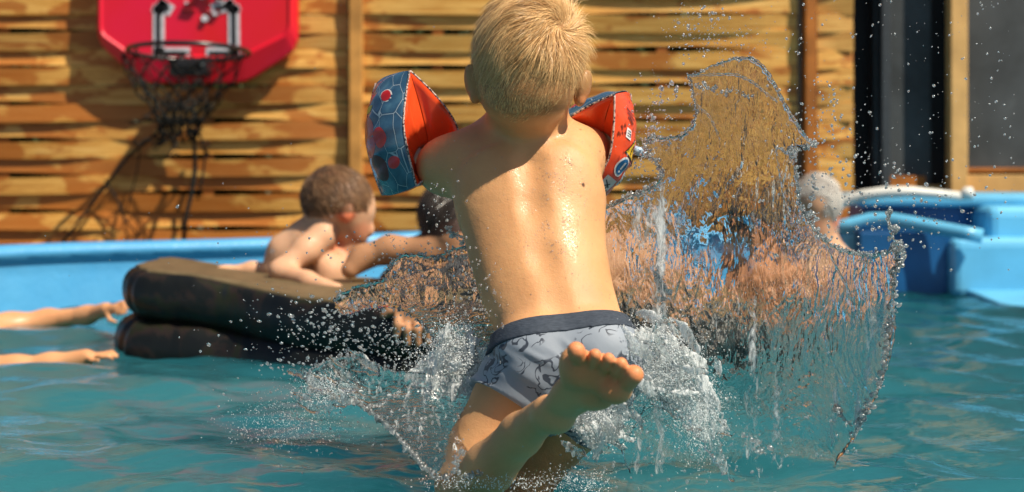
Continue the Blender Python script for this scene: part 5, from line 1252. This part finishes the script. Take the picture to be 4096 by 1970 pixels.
spray(FM, 1300, 1560, 60, 40, 1570, 0.54, 2.23, 2.0, 0.02, (-0.5, 0, 0.2), (1, 2), 47); spray(FM, 1150, 1700, 120, 45, 1944, 0.36, 1.61, 2.15, 0.06, (-0.5, 0, 0.2), (1, 2), 48)
spray(FM, 1950, 1930, 120, 18, 1122, 0.68, 2.68, 1.9, 0.02, None, (1, 2), 49); spray(FM, 2300, 1930, 70, 30, 1122, 0.68, 2.68, 1.95, 0.02, None, (1, 2), 50)
fm = FM.build('white_foam', m_foam); tag(fm, 'fine white foam and spray around the hips of the jumping boy', 'spray', None, 'stuff')
SG = MG
spray(SG, 1400, 1330, 210, 90, 713, 1.28, 7.38, 2.12, 0.10, (-0.9, 0, 0.3), (1, 2.2), 51); spray(SG, 1650, 1400, 120, 50, 299, 1.28, 6.56, 2.12, 0.06, None, (1, 2), 52)
spray(SG, 1230, 1640, 150, 90, 482, 0.96, 5.74, 2.05, 0.08, (-0.6, 0, 0.5), (1, 2), 53); spray(SG, 1760, 830, 35, 60, 52, 1.60, 8.20, 2.10, 0.02, None, (1, 1.5), 54)
spray(SG, 1560, 990, 160, 40, 103, 1.60, 5.74, 2.2, 0.05, None, (1, 1.5), 55); spray(SG, 2810, 110, 70, 70, 172, 1.60, 6.56, 2.2, 0.06, None, (1, 1.6), 56)
spray(SG, 2900, 160, 150, 40, 172, 1.20, 4.92, 2.2, 0.06, None, (1, 1.6), 57); spray(SG, 2650, 450, 60, 90, 195, 1.20, 5.74, 2.27, 0.05, None, (1, 1.8), 58)
spray(SG, 2560, 640, 35, 70, 184, 1.20, 4.92, 2.27, 0.03, None, (1, 1.6), 59); spray(SG, 3560, 420, 300, 260, 379, 1.20, 6.56, 2.12, 0.12, None, (1, 1.5), 60, True)
spray(SG, 3420, 760, 190, 110, 218, 1.60, 9.02, 2.1, 0.08, None, (1, 1.6), 61); spray(SG, 3300, 520, 80, 130, 172, 1.60, 6.56, 2.12, 0.05, None, (1, 1.6), 62)
spray(SG, 2600, 870, 60, 90, 482, 0.96, 4.10, 2.27, 0.02, None, (1, 1.7), 63); spray(SG, 2620, 1150, 60, 160, 299, 1.20, 5.74, 2.27, 0.03, None, (1, 1.8), 64)
spray(SG, 3000, 1350, 260, 230, 299, 1.20, 4.10, 2.02, 0.04, None, (1, 1.6), 65); spray(SG, 3100, 1750, 240, 90, 149, 1.60, 7.38, 1.95, 0.08, None, (1, 1.5), 66)
spray(SG, 2650, 1800, 240, 90, 252, 1.20, 7.38, 1.9, 0.08, None, (1, 1.5), 67); spray(SG, 1000, 1000, 500, 120, 57, 1.60, 5.74, 2.3, 0.3, None, (1, 1.4), 68)
spray(SG, 1700, 1700, 90, 90, 184, 1.60, 6.56, 1.98, 0.02, (-0.3, 0, 0.8), (1, 2.2), 69); spray(SG, 1900, 1220, 60, 120, 172, 1.60, 6.56, 2.02, 0.03, (0.1, 0, 1), (1, 2.2), 70)
spray(SG, 3600, 900, 220, 70, 138, 1.60, 7.38, 2.1, 0.08, None, (1, 1.6), 71); spray(SG, 2300, 420, 500, 200, 69, 0.96, 2.87, 2.2, 0.1, None, (1, 1.3), 72)
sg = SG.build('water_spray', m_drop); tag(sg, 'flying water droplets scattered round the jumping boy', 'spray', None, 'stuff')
